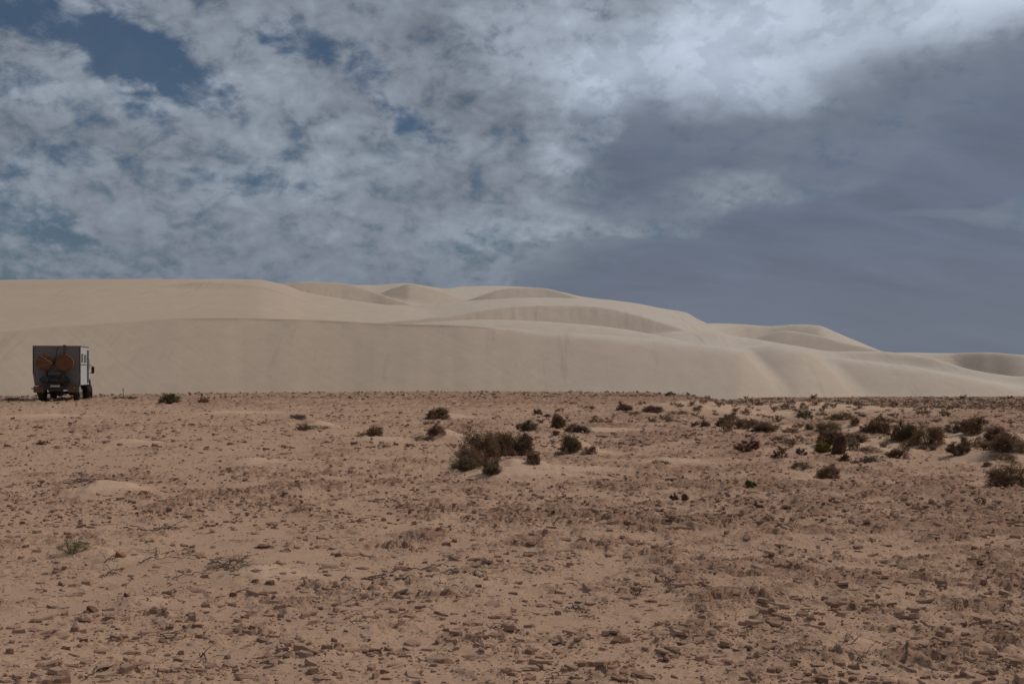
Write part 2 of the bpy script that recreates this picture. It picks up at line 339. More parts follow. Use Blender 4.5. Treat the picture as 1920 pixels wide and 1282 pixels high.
def dune_material():
    m, N, b = new_mat('dune_sand')
    g = N.n.new('ShaderNodeNewGeometry'); p = g.outputs['Position']
    n1 = N.noise(N.mapping(p, (1, 1, 2)), 0.02, 6, 0.6); n2 = N.noise(p, 0.35, 8, 0.6); n3 = N.noise(p, 2.2, 6, 0.7)
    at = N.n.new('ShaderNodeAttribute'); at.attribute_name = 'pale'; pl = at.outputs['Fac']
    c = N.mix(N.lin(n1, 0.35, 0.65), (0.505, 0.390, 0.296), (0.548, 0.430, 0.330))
    c = N.mix(N.math('MULTIPLY', pl, 0.62), c, (0.62, 0.535, 0.45))  # carries sand tone plus the painted brightness of lit crests
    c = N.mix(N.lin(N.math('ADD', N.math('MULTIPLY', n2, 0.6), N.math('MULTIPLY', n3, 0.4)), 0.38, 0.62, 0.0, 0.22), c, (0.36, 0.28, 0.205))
    # avalanche streaks run down the slip face
    st = N.noise(N.mapping(p, (0.55, 0.04, 0.04), (0, R(-38), 0)), 1.0, 6, 0.65)
    c = N.mix(N.smooth(N.math('MULTIPLY', st, N.lin(n1, 0.3, 0.7, 0.85, 1.1)), 0.58, 0.68, 0.0, 0.20), c, (0.32, 0.245, 0.18))
    N.put(b.inputs['Base Color'], c); b.inputs['Roughness'].default_value = 0.95; b.inputs['Specular IOR Level'].default_value = 0.08
    bp = N.n.new('ShaderNodeBump'); bp.inputs['Strength'].default_value = 0.35; bp.inputs['Distance'].default_value = 0.12
    N.link(N.math('ADD', n3, N.math('MULTIPLY', n2, 1.0)), bp.inputs['Height']); N.link(bp.outputs[0], b.inputs['Normal'])
    return m
def stone_material(name, a, b_):
    m, N, b = new_mat(name)
    tc = N.n.new('ShaderNodeTexCoord'); o = tc.outputs['Object']
    oi = N.n.new('ShaderNodeObjectInfo')
    g = N.n.new('ShaderNodeNewGeometry'); p = g.outputs['Position']
    n = N.noise(p, 16, 7, 0.65); n2 = N.noise(N.mapping(p, (1, 1, 5)), 40, 5, 0.6)
    c = N.mix(N.smooth(n, 0.35, 0.66), b_, a)
    c = N.mix(N.math('MULTIPLY', oi.outputs['Random'], 0.35), c, tuple(v * 0.62 for v in b_))
    up = N.sep(g.outputs['Normal'])[2]
    dust = N.math('MULTIPLY', N.smooth(up, 0.55, 0.95), N.smooth(N.noise(p, 30, 5, 0.7), 0.40, 0.62))
    c = N.mix(N.math('MULTIPLY', dust, 0.5), c, SAND_B)                 # blown sand caught on top
    N.put(b.inputs['Base Color'], c); b.inputs['Roughness'].default_value = 0.92; b.inputs['Specular IOR Level'].default_value = 0.12
    bp = N.n.new('ShaderNodeBump'); bp.inputs['Strength'].default_value = 0.8; bp.inputs['Distance'].default_value = 0.008
    N.link(N.math('ADD', n, n2), bp.inputs['Height']); N.link(bp.outputs[0], b.inputs['Normal'])
    return m
def chip_material():
    m, N, b = new_mat('stone_chips')
    at = N.n.new('ShaderNodeAttribute'); at.attribute_name = 'tone'; t = at.outputs['Fac']
    g = N.n.new('ShaderNodeNewGeometry'); p = g.outputs['Position']
    c = N.mix(t, (0.180, 0.096, 0.064), (0.410, 0.262, 0.185))
    c = N.mix(N.smooth(N.noise(p, 30, 5, 0.6), 0.4, 0.7, 0.0, 0.25), c, SAND_B)
    N.put(b.inputs['Base Color'], c); b.inputs['Roughness'].default_value = 0.95; b.inputs['Specular IOR Level'].default_value = 0.1
    return m
def leaf_mat(name, rgb, rgb2):
    m, N, b = new_mat(name)
    g = N.n.new('ShaderNodeNewGeometry')
    n = N.noise(g.outputs['Position'], 5.0, 5, 0.6)
    c = N.mix(g.outputs['Random Per Island'], rgb, rgb2)
    c = N.mix(N.smooth(n, 0.4, 0.65, 0, 0.5), c, tuple(v * 0.55 for v in rgb))
    N.put(b.inputs['Base Color'], c); b.inputs['Roughness'].default_value = 0.85; b.inputs['Specular IOR Level'].default_value = 0.15
    tr = N.n.new('ShaderNodeBsdfTranslucent'); N.link(c, tr.inputs[0]); mx = N.n.new('ShaderNodeMixShader'); mx.inputs[0].default_value = 0.35
    N.link(b.outputs[0], mx.inputs[1]); N.link(tr.outputs[0], mx.inputs[2]); N.link(mx.outputs[0], N.n['Material Output'].inputs[0])
    return m
M = {}
M['ground'] = ground_material(); M['dune'] = dune_material(); M['chips'] = chip_material()
M['brown'] = stone_material('brown_stone', (0.37, 0.225, 0.155), (0.245, 0.135, 0.090))
M['dark'] = stone_material('dark_stone', (0.26, 0.145, 0.095), (0.155, 0.080, 0.052))
M['pale'] = stone_material('pale_stone', (0.44, 0.29, 0.20), (0.31, 0.215, 0.160))
M['grey'] = stone_material('grey_stone', (0.36, 0.240, 0.180), (0.24, 0.155, 0.115))
M['orange'] = stone_material('orange_stone', (0.44, 0.20, 0.085), (0.25, 0.10, 0.045))
M['red'] = stone_material('red_stone', (0.30, 0.135, 0.085), (0.18, 0.08, 0.052))
M['twig'] = plain_mat('dry_wood', (0.115, 0.082, 0.068), 0.9, 0.35, 20)
M['l_dark'] = leaf_mat('dark_brown_leaves', (0.19, 0.118, 0.068), (0.32, 0.205, 0.122))
M['l_olive'] = leaf_mat('olive_leaves', (0.165, 0.128, 0.074), (0.28, 0.215, 0.128))
M['l_red'] = leaf_mat('reddish_leaves', (0.19, 0.105, 0.070), (0.32, 0.18, 0.125))
M['l_grey'] = leaf_mat('grey_leaves', (0.160, 0.120, 0.090), (0.260, 0.200, 0.150))
M['l_green'] = leaf_mat('green_leaves', (0.14, 0.135, 0.06), (0.25, 0.225, 0.10))
M['l_yellow'] = leaf_mat('yellow_green_leaves', (0.20, 0.15, 0.04), (0.32, 0.24, 0.07))
M['l_gdark'] = leaf_mat('dark_green_brown_leaves', (0.175, 0.120, 0.072), (0.29, 0.205, 0.126))

def link(name, me, mat=None, parent=None):
    o = bpy.data.objects.new(name, me); col.objects.link(o)
    if mat is not None and not me.materials: me.materials.append(mat)
    if parent: o.parent = parent
    return o
def tag(o, label=None, cat=None, group=None, kind=None):
    if label: o['label'] = label
    if cat: o['category'] = cat
    if group: o['group'] = group
    if kind: o['kind'] = kind
    return o
def np_mesh(name, V, Fa, smooth=True):
    """V (n,3), Fa (m,k) quads or triangles"""
    me = bpy.data.meshes.new(name); n, k = Fa.shape
    me.vertices.add(len(V)); me.vertices.foreach_set('co', np.ascontiguousarray(V, np.float32).ravel())
    me.loops.add(n * k); me.loops.foreach_set('vertex_index', np.ascontiguousarray(Fa, np.int32).ravel())
    me.polygons.add(n); me.polygons.foreach_set('loop_start', np.arange(0, n * k, k, dtype=np.int32))
    me.polygons.foreach_set('use_smooth', np.full(n, smooth))
    me.update(calc_edges=True); return me
def grid_faces(nr, nc, wrap=False):
    i = np.arange(nr - 1)[:, None]; j = np.arange(nc if wrap else nc - 1)[None, :]; j2 = (j + 1) % nc
    return np.stack([i * nc + j, i * nc + j2, (i + 1) * nc + j2, (i + 1) * nc + j], -1).reshape(-1, 4)

# ground sheet: one polar sheet all round, fine where the camera looks
a_f = np.linspace(-31.5, 31.5, 740)
a_c = np.linspace(33, 327, 72)[1:-1]
az = np.radians(np.concatenate([a_f, a_c]))
rr = [0.0]
r = 0.5
while r < 5.2: rr.append(r); r += 0.5
r = 5.2
while r < 90: rr.append(r); r += max(0.016, r * r / (1.75 * 996) * 0.46)
while r < 5000: rr.append(r); r *= 1.045
rr = np.array(rr)
A_, R_ = np.meshgrid(az, rr)
X_ = R_ * np.sin(A_); Y_ = R_ * np.cos(A_)
rm = rock_mask(X_.ravel(), Y_.ravel())
Z_ = smooth_z(X_.ravel(), Y_.ravel()) + relief(X_.ravel(), Y_.ravel(), rm) * (R_.ravel() < 200)
# the face orientation must look up: reverse the order of the columns
me = np_mesh('ground', np.stack([X_.ravel(), Y_.ravel(), Z_], -1), grid_faces(len(rr), len(az), True)[:, ::-1])
at = me.attributes.new('rock', 'FLOAT', 'POINT'); at.data.foreach_set('value', rm.astype(np.float32))
at = me.attributes.new('drift', 'FLOAT', 'POINT'); at.data.foreach_set('value', mound_z(X_.ravel(), Y_.ravel(), True)[1].astype(np.float32))
o = link('ground', me, M['ground']); tag(o, 'rough stony desert plain with thin flat rock ledges and pale blown sand', kind='structure')
print('ground quads', len(me.polygons))

# ------------------------------------------------------------------ dunes: crest lines (px, py, distance m), front slope, back slope, roundness
LAYERS = [
 ('front', [(-1400, 640, 165), (-300, 640, 166), (0, 622, 168), (100, 612, 170), (200, 606, 171), (280, 600, 172), (350, 597, 172), (450, 596, 172), (550, 598, 171), (640, 602, 170), (720, 606, 168),
            (850, 609, 166), (940, 616, 165), (1000, 624, 164), (1100, 631, 163), (1200, 640, 162), (1300, 650, 161), (1385, 662, 160), (1425, 698, 158), (1470, 745, 156), (1530, 800, 156), (3000, 900, 156)], ([-1400, 700, 1100, 3000], [.50, .52, .60, .62]), .05,
            ([-900, 850, 980, 1200, 1500], [.25, .25, 2.5, 5, 4])),
 ('lobe1', [(-900, 900, 180), (1150, 700, 182), (1280, 662, 180), (1390, 655, 177), (1450, 653, 174), (1490, 657, 172), (1520, 669, 171), (1555, 698, 169), (1605, 745, 167), (1670, 800, 167), (3000, 900, 162)], .54, .05, ([0, 3000], [6, 6])),
 ('lobe2', [(-900, 900, 185), (1380, 740, 190), (1480, 674, 190), (1540, 672, 186), (1620, 680, 181), (1700, 690, 178), (1780, 704, 176), (1850, 718, 176), (1950, 738, 176), (3000, 800, 176)], .52, .05, ([0, 3000], [3.5, 3.5])),
 ('right_crest', [(-900, 900, 215), (1300, 720, 218), (1450, 667, 218), (1550, 660, 216), (1640, 659, 215), (1700, 664, 211), (1745, 671, 206), (1780, 681, 202), (1815, 692, 198), (1860, 701, 195), (1920, 706, 193), (2050, 705, 192), (2400, 690, 190), (3500, 700, 190)], .54, .22, ([0, 1650, 1760, 3000], [5, 3, 1.5, 1.5])),
 ('right_back', [(-900, 900, 320), (1400, 690, 320), (1560, 664, 320), (1700, 661, 326), (1780, 663, 325), (1850, 662, 308), (1920, 666, 292), (2050, 664, 284), (2150, 664, 284), (2500, 650, 315), (3500, 670, 315)], ([0, 1660, 1790, 1870, 2020, 3000], [.10, .14, .55, .58, .20, .12]), .06, ([0, 3000], [2, 2])),
 ('ridge_dark', [(-900, 900, 260), (1330, 668, 262), (1400, 640, 263), (1475, 621, 262), (1530, 629, 258), (1585, 643, 252), (1647, 657, 246), (1700, 672, 242), (1780, 700, 240), (3000, 850, 240)], .60, .07, ([0, 3000], [.9, .9])),
 ('peak_back', [(-900, 900, 330), (1230, 612, 335), (1340, 606, 332), (1400, 609, 330), (1440, 612, 328), (1500, 608.5, 322), (1532, 610, 316), (1570, 624, 308), (1610, 641, 300), (1650, 657, 293), (1700, 676, 288), (1780, 705, 285), (3000, 850, 285)], ([0, 1330, 1400, 1480, 1600, 3000], [.13, .16, .46, .40, .15, .12]), .08, ([0, 3000], [3, 3])),
 ('band', [(-900, 900, 225), (1150, 640, 226), (1280, 622, 226), (1340, 623, 226), (1377, 630, 225), (1430, 638, 222), (1511, 655, 217), (1560, 674, 214), (1640, 705, 212), (3000, 850, 212)], .26, .12, ([0, 3000], [3.5, 3.5])),
 ('pale_slope', [(-900, 660, 205), (500, 625, 200), (700, 611, 200), (800, 605, 200), (900, 600, 202), (1000, 602, 202), (1080, 608, 200), (1150, 615, 198), (1220, 627, 194), (1300, 645, 188), (1380, 668, 182), (1440, 700, 180), (1530, 760, 180), (3000, 900, 180)], .31, .05, ([0, 3000], [4, 4])),
 ('hollow_slip', [(-900, 700, 240), (640, 610, 240), (780, 599, 241), (860, 590, 243), (905, 582, 245), (950, 576, 247), (1004, 573, 248), (1060, 572.5, 248), (1114, 575, 246), (1150, 579.5, 244), (1180, 587, 241), (1230, 601, 236), (1300, 624, 229), (1360, 648, 223), (1440, 690, 220), (3000, 900, 220)], .60, .06, ([0, 3000], [.9, .9])),
 ('main_ridge', [(-900, 700, 300), (480, 590, 300), (640, 571, 300), (760, 572, 300), (900, 562.5, 300), (1000, 558, 300), (1100, 560, 298), (1160, 565.5, 295), (1220, 576, 290), (1280, 591, 282), (1340, 617, 270), (1400, 645, 260), (1470, 685, 252), (3000, 900, 252)], .20, .10, ([0, 1000, 1200, 3000], [6, 5, 1.6, 1.6])),
 ('left_slip', [(-900, 700, 330), (380, 560, 330), (470, 541, 330), (520, 533, 330), (570, 528.5, 330), (640, 531.5, 330), (670, 537, 328), (695, 545, 325), (720, 554, 320), (752, 564, 315), (800, 580, 310), (900, 610, 305), (3000, 900, 300)], .58, .06, ([0, 3000], [.9, .9])),
 ('massif', [(-1400, 545, 300), (-300, 530, 300), (0, 525, 300), (200, 523, 300), (380, 523, 300), (480, 524, 300), (530, 533, 298), (570, 547, 296), (640, 560, 292), (740, 574, 286), (850, 592, 280), (980, 615, 275), (3000, 900, 275)], .22, .05, ([0, 3000], [8, 8])),
 ('thin_slip', [(-900, 640, 286), (250, 545, 277), (330, 534, 277), (380, 528.5, 277), (430, 531, 276), (480, 536, 275), (507, 541.5, 274), (545, 556, 272), (620, 580, 272), (3000, 900, 278)], .52, .05, ([0, 3000], [.8, .8])),
 ('back', [(-900, 620, 430), (480, 545, 425), (560, 535, 422), (640, 534, 420), (700, 534.5, 420), (760, 531, 420), (800, 536, 419), (835, 541, 417), (870, 537, 428), (930, 536, 430), (965, 537, 428), (1020, 541, 422), (1060, 549, 416), (1090, 556, 410), (1150, 563, 402), (1200, 570, 396), (1240, 578, 390), (1286, 586, 380), (1312, 600, 370), (1345, 614, 360), (1420, 645, 350), (3000, 900, 350)], .20, .08, ([0, 3000], [2.5, 2.5])),
 ('slip_small', [(-900, 700, 380), (700, 553, 382), (745, 538, 381), (768, 532.5, 380), (790, 536, 378), (818, 543.5, 375), (860, 558, 372), (950, 585, 370), (3000, 900, 370)], .40, .07, ([0, 3000], [.8, .8])),
 ('slip_mid', [(-900, 700, 352), (820, 580, 350), (880, 562, 351), (912, 551, 352), (937, 543, 354), (968, 539.5, 355), (1005, 539.5, 355), (1034, 542.5, 353), (1053, 548, 350), (1083, 557.5, 345), (1130, 575, 340), (1230, 610, 335), (3000, 900, 330)], .60, .07, ([0, 3000], [.8, .8])),
]
def smax(a, b, k):
    h = np.clip(0.5 + 0.5 * (a - b) / k, 0, 1); return b + (a - b) * h + k * h * (1 - h)
def dune_height(px, Y):
    X = (px - 960) / F * Y
    base = np.full_like(Y, -4.3)
    wob = 1.2 * fbm(X * 0.02, Y * 0.02, 101, 3)
    H = base; owner = np.zeros_like(Y, int)
    for i, (nm, pts, tf, tb, ee) in enumerate(LAYERS):
        xs = [p[0] for p in pts]
        yy = pchip(xs, [p[1] for p in pts], px); D = pchip(xs, [p[2] for p in pts], px)
        tf_ = np.interp(px, tf[0], tf[1]) if isinstance(tf, tuple) else tf
        e = np.interp(px, ee[0], ee[1])
        D2 = D + 0.22 * fbm(px * 0.012, px * 0 + i * 3.1, 200 + i, 3)
        Z = CZ + (HOR - yy) * D / F
        s = Y - D2
        h = Z - (tf_ + tb) / 2 * (np.sqrt(s * s + e * e) - e) + (tf_ - tb) / 2 * s
        if nm in ('front',):
            # broken scarp just under the crest
            n = fbm(px * 0.011, px * 0 + 5, 301, 2, 0.45); gate = sst(px, 250, 400) * (1 - sst(px, 880, 1000))
            cr = sst(n, -0.45, 0.15) * gate
            o_ = 0.30 + 0.12 * fbm(px * 0.05, px * 0 + 9, 305, 2)
            h = h - 0.22 * cr * sst(-s, o_, o_ + 0.2) * (1 - sst(-s, 1.2, 7))
            k = 3.0
            # faint chutes down the face
            u = X + 1.05 * (Y - 160)
            ch = fbm(u * 0.55, Y * 0.02, 311, 4, 0.6)
            g2 = sst(-s, 0.5, 3)
            h = h + 0.035 * ch * g2 * (1 - sst(px, 1100, 1500) * 0.5) - 0.10 * sst(ch, 0.30, 0.5) * g2 * (1 - sst(-s, 3, 13)) * (1 - sst(px, 250, 500))
        elif nm in ('hollow_slip', 'slip_mid', 'left_slip'):
            ch = fbm(px * 0.06, Y * 0.12, 321 + i, 3, 0.6); h = h + 0.16 * ch * sst(-s, 0.1, 1.5)
        k = 0.8 if tf_ is not None else 1
        nh = smax(h, H, 2.6 if nm in ('lobe1', 'lobe2', 'right_crest', 'band') else 0.9)
        owner = np.where(h > H, i, owner); H = nh
    H = H + 0.10 * fbm(X * 0.10, Y * 0.06, 401, 3) - np.maximum(132 - Y, 0) * 1.0
    return H, owner
pxs = np.concatenate([np.linspace(-1300, -120, 60)[:-1], np.linspace(-100, 2020, 600), np.linspace(2040, 3200, 60)[1:]])
Ys = [126.0]
while Ys[-1] < 480:
    y = Ys[-1]; st = 0.7 if y < 134 else 0.36 if y < 178 else (0.75 if y < 400 else 1.4)
    if 173 > y > 146 : st = 0.24
    Ys.append(y + st)
y = Ys[-1]
while y < 900: y *= 1.06; Ys.append(y)
Ys = np.array(Ys)
PX, YY = np.meshgrid(pxs, Ys)
H, own = dune_height(PX.ravel(), YY.ravel())
H = np.where(YY.ravel() > 470, H - 0.12 * (YY.ravel() - 470), H)
H = np.maximum(H, -7)
XX = ((PX - 960) / F * YY).ravel()
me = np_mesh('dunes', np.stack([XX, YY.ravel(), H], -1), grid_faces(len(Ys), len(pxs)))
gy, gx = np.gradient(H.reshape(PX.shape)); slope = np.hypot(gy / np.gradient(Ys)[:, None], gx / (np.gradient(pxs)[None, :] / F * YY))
lit_crest = (1 - sst(slope, 0.22, 0.50)).ravel()                     # sunlit look of gentle crest slopes painted in as paler sand colour
pale = sst(PX.ravel() + 1.5 * (YY.ravel() - 170), 500, 1500) * 0.75 + 0.85 * lit_crest * sst(PX.ravel(), 200, 1100)
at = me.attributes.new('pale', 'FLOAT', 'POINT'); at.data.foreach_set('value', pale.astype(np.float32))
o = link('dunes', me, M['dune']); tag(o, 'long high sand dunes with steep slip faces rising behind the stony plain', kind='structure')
print('dune quads', len(me.polygons))

# ------------------------------------------------------------------ stones traced from the photograph (crop x, crop y, width, height) -> picture pixels
def crop(ox, oy, s, rows): return [(ox + a / s, oy + b / s, c / s, d / s) + tuple(e) for (a, b, c, d, *e) in rows]
ST = []
ST += crop(0, 980, 3, [(500,22,80,25,'dark'),(185,207,80,30,'dark'),(1485,130,140,42,'dark'),(1605,152,80,24,'dark'),(1820,130,90,30),(1905,175,50,45,'dark'),(1860,235,110,38,'pale'),(720,405,75,60,'dark','tilt'),(530,480,115,55,'dark','tilt'),
 (625,523,80,25,'dark'),(1350,500,75,35,'grey'),(1105,545,35,18),(1270,608,65,22,'dark'),(670,590,60,25,'dark'),(785,590,40,15,'dark'),(310,695,100,40,'red'),(735,735,130,20,'dark'),(565,742,60,14),(920,710,80,26),(1030,780,105,38,'grey'),
 (1280,748,48,45,'grey'),(1620,742,66,48,'dark'),(1710,728,50,45,'dark'),(1775,728,120,15,'red'),(520,780,50,34,'dark'),(1385,805,40,30,'dark'),(585,885,95,22,'dark'),(925,885,58,28),(1570,882,100,16,'dark'),(1850,598,52,25),
 (1855,545,80,30),(1590,280,55,20,'dark'),(1560,312,46,12,'dark'),(1620,390,50,14,'dark'),(1690,395,45,18,'grey'),(1620,475,96,16,'pale'),(860,483,50,9,'dark'),(1690,215,55,34,'grey'),(880,243,70,20,'pale'),(565,128,52,18,'dark'),
 (770,95,50,28,'red'),(840,87,42,15,'dark'),(700,668,90,46,'orange','tilt'),(685,172,95,52,'orange','tilt'),(330,808,66,40,'orange','tilt'),(1540,665,90,26,'grey'),(980,755,50,20),(1400,583,50,18,'dark'),(290,885,30,22,'red')])
ST += crop(640, 980, 3, [(60,178,130,22),(210,190,80,30),(1000,14,80,20),(1245,85,110,28),(1100,73,110,12,'dark'),(1055,80,22,28,'dark'),(1385,68,36,20,'dark'),(1380,103,90,18),(1375,140,105,28),(1455,155,50,22),(1585,132,115,32),
 (1060,178,145,44),(1835,48,60,16),(1885,95,50,16),(1172,240,75,38),(345,248,120,50,'dark'),(525,255,150,28,'dark'),(115,250,92,24),(1715,268,108,48),(1270,250,50,18),(750,358,38,28,'dark'),(1130,346,50,11,'dark'),(1115,457,92,32,'dark'),
 (870,522,75,38),(1000,428,34,9,'dark'),(1540,412,60,16),(1735,437,106,34,'red'),(1730,488,76,30),(1620,495,50,24),(1490,488,140,25),(655,595,90,20,'dark'),(1545,603,90,13,'red'),(1655,618,70,18,'dark'),(1060,603,90,26),
 (1690,647,40,14,'grey'),(340,633,40,18),(1120,672,190,52,'grey'),(1820,685,130,40,'dark'),(1870,750,82,62,'grey'),(520,750,128,78,'pale'),(230,768,56,28,'dark'),(230,830,86,48,'dark'),(400,845,130,42),(290,720,88,36),
 (755,765,190,24,'dark'),(525,680,30,15),(1400,735,62,28,'pale'),(1278,758,45,24,'grey'),(1060,820,130,40,'grey'),(880,890,270,48,'dark'),(1380,800,130,24),(1580,838,60,16),(780,558,80,22,'pale'),(500,120,50,18,'dark'),
 (330,165,30,14,'dark'),(650,190,60,24),(760,120,55,18),(870,130,55,20),(930,155,36,16),(410,178,36,14)])
ST += crop(1280, 980, 3, [(1735,45,56,38,'orange'),(1840,62,60,22,'grey'),(1260,145,110,26),(1485,152,50,32,'dark'),(590,137,80,18,'grey'),(985,158,60,18,'dark'),(375,153,66,14,'grey'),(1390,50,150,18),(1200,85,120,18),(1740,100,120,13),
 (90,163,160,22),(235,145,30,13),(440,65,100,11,'dark'),(270,320,52,16,'red'),(482,312,60,28),(635,325,62,18),(755,358,45,34),(740,303,50,13,'dark'),(865,270,60,13),(650,215,40,13),(1115,348,66,28),(1140,325,40,17),(1180,300,50,15),
 (1335,298,50,20),(1380,328,240,26),(1455,352,100,18,'dark'),(1165,265,36,13,'red'),(250,392,100,26,'dark'),(500,425,56,20),(205,448,56,18),(400,445,92,20),(850,488,76,36,'dark'),(602,478,30,22),(1130,518,50,16),(1250,510,100,16),
 (1720,485,120,18),(910,350,150,22),(150,512,112,32),(145,560,56,30,'grey'),(175,598,36,14),(530,585,40,18,'dark'),(845,545,66,12),(990,607,66,18),(1130,625,60,17),(1268,580,100,34,'dark'),(1322,570,50,20),(1320,680,100,42),
 (1085,668,36,22),(1040,735,76,38,'grey'),(850,742,50,15),(700,745,150,30,'dark'),(525,690,120,18,'red'),(345,735,120,32,'grey'),(412,753,46,32),(230,770,90,38,'dark'),(100,795,80,18),(1150,703,30,14,'dark'),(565,665,56,16),
 (1640,635,60,18),(1590,652,120,30),(1735,600,300,80,'grey','slab'),(1870,755,112,34,'dark'),(1710,795,80,18),(1820,803,56,17),(400,882,62,18,'orange'),(420,852,46,22),(610,860,130,22,'dark'),(1290,848,60,24),(1110,823,30,20),
 (1240,725,70,22),(1450,540,110,18,'grey'),(1560,408,52,16,'grey'),(1600,500,60,18),(1750,380,150,18,'dark'),(925,688,40,24,'red'),(1345,785,50,14),(30,30,70,14),(40,185,70,16,'dark')])
ST += crop(480, 740, 2.743, [(350,487,40,15),(390,503,40,13),(525,495,100,11,'dark'),(940,642,60,16),(975,572,40,11),(1110,567,60,11,'dark'),(1355,672,80,18),(1480,583,40,13),(1575,740,112,28),(755,657,36,11),(155,665,36,20,'dark'),
 (345,777,80,24,'dark'),(150,800,72,20,'dark'),(490,812,172,20,'dark'),(150,300,76,16,'grey'),(848,278,32,13,'dark'),(1620,615,60,28),(1740,597,40,13),(1790,618,20,13)])
ST += crop(1220, 740, 2.743, [(1440,507,40,13),(185,683,60,22),(700,785,80,18,'grey'),(1310,790,112,20),(1040,567,46,9),(910,454,110,9),(1130,478,150,9),(1490,710,150,11),(560,716,110,9),(1090,712,90,10),(880,602,70,12,'grey')])
ST += crop(0, 740, 3, [(515,312,36,12,'dark'),(1132,325,32,18,'dark'),(1607,328,80,20),(640,325,60,11),(710,343,100,9),(1360,440,40,13),(1515,465,130,14),(1025,467,40,13),(835,637,98,26,'dark'),(945,675,92,22,'dark'),(725,678,56,28,'dark'),
 (600,660,60,17),(1465,670,70,17),(1250,535,70,15),(1320,547,50,13),(1370,608,70,12),(1610,728,32,15),(1040,578,40,13),(1590,575,42,11),(160,610,52,13),(555,655,60,15),(290,440,36,30,'red'),(900,323,34,8),(60,748,100,9,'dark')])

def make_rock(seed, n=17, pts=None):
    rs = random.Random(seed); bm = bmesh.new()
    for i in range(n):
        a = rs.uniform(0, 2 * math.pi); zz = rs.uniform(-0.55, 1) ; zz = max(-0.5, min(0.92, zz)); rr_ = math.sqrt(1 - zz * zz) * rs.uniform(0.82, 1.05)
        rr_ = max(rr_, rs.uniform(0.5, 0.85) if zz > 0.6 else 0)
        bm.verts.new((0.5 * rr_ * math.cos(a), 0.5 * rr_ * math.sin(a), zz * 0.5 + rs.uniform(-.03, .03)))
    g = bmesh.ops.convex_hull(bm, input=bm.verts)
    dead = [e for e in g['geom_interior'] if isinstance(e, bmesh.types.BMVert)]
    bmesh.ops.delete(bm, geom=dead, context='VERTS')
    # worn edges, chipped faces
    bmesh.ops.bevel(bm, geom=[e for e in bm.edges if e.calc_face_angle(0) > 0.5], offset=0.035, segments=1, affect='EDGES')
    me = bpy.data.meshes.new('stone'); bm.to_mesh(me); bm.free()
    return me
def make_slab(seed, tag_=''):
    """a flat broken plate of rock with an irregular outline and a second layer on it"""
    rs = random.Random(seed); bm = bmesh.new()
    def layer(z0, z1, sc, cx, cy, n):
        an = sorted(rs.uniform(0, 2 * math.pi) for _ in range(n)); 
        an = [i / n * 2 * math.pi + rs.uniform(-.2, .2) for i in range(n)]
        rd = [rs.uniform(0.62, 1.0) for _ in range(n)]
        top = [bm.verts.new((cx + .5 * sc * q * math.cos(t), cy + .5 * sc * q * math.sin(t), z1 + rs.uniform(-.10, .08))) for t, q in zip(an, rd)]
        bot = [bm.verts.new((cx + .5 * sc * q * .93 * math.cos(t), cy + .5 * sc * q * .93 * math.sin(t), z0)) for t, q in zip(an, rd)]
        c = bm.verts.new((cx, cy, z1 + rs.uniform(0, .15)))
        for i in range(n):
            j = (i + 1) % n
            bm.faces.new((top[i], top[j], c)); bm.faces.new((bot[i], bot[j], top[j], top[i]))
    layer(-0.6, 0.18, 1.0, 0, 0, 13)
    layer(0.05, 0.42, rs.uniform(.55, .75), rs.uniform(-.12, .12), rs.uniform(-.08, .12), 9)
    me = bpy.data.meshes.new('slab'); bm.to_mesh(me); bm.free(); return me
ROCKS = {}
def rock_mesh(kind, seed, mat):
    k = (kind, seed, mat)
    if k not in ROCKS:
        base = ('src', kind, seed)
        if base not in ROCKS: ROCKS[base] = make_rock(seed) if kind == 'stone' else make_slab(seed)
        me = ROCKS[base].copy(); me.materials.append(M[mat]); ROCKS[k] = me
    return ROCKS[k]
COLW = {'brown': 'brown', 'dark': 'dark brown', 'pale': 'pale', 'grey': 'greyish', 'orange': 'orange brown', 'red': 'reddish'}
placed = []
def place_stone(px, py, w, h, colr, mod, rs):
    x, y, z = px_world(px, py + h * 0.35)
    W = w / F * y; inc = CZ / y
    dep = W * rs.uniform(0.55, 0.95)
    Hh = max(h / F * y - inc * dep * 0.75, 0.28 * h / F * y, 0.012)
    asp = w / max(h, 1)
    kind = 'slab' if (asp > 3.0 or mod == 'slab') else 'stone'
    if mod == 'slab': dep = W * 0.8; Hh = 0.05
    me = rock_mesh(kind, rs.randrange(14), colr)
    o = bpy.data.objects.new('stone' if kind == 'stone' else 'rock_slab', me); col.objects.link(o)
    k = 1.35 if kind == 'stone' else 1.5
    o.scale = (W * 1.06, dep, Hh * k)
    o.location = (x, y, z + Hh * (0.02 if kind == 'stone' else -0.05))
    tz = rs.uniform(-14, 14) if kind == 'slab' else rs.uniform(-20, 20)
    o.rotation_euler = (R(rs.uniform(-2, 9)), R(rs.uniform(-6, 6)), R(tz))
    if mod == 'tilt': o.rotation_euler = (R(24), R(26), R(-18)); o.scale = (W * 1.05, dep * .7, Hh * 1.2)
    placed.append(dict(o=o, px=px, py=py, w=w, h=h, asp=asp, col=colr, mod=mod, kind=kind))
    return o
rs = random.Random(21)
for row in ST:
    px, py, w, h = row[:4]; colr = row[4] if len(row) > 4 else 'brown'; mod = row[5] if len(row) > 5 else ''
    place_stone(px, py, w, h, colr, mod, rs)
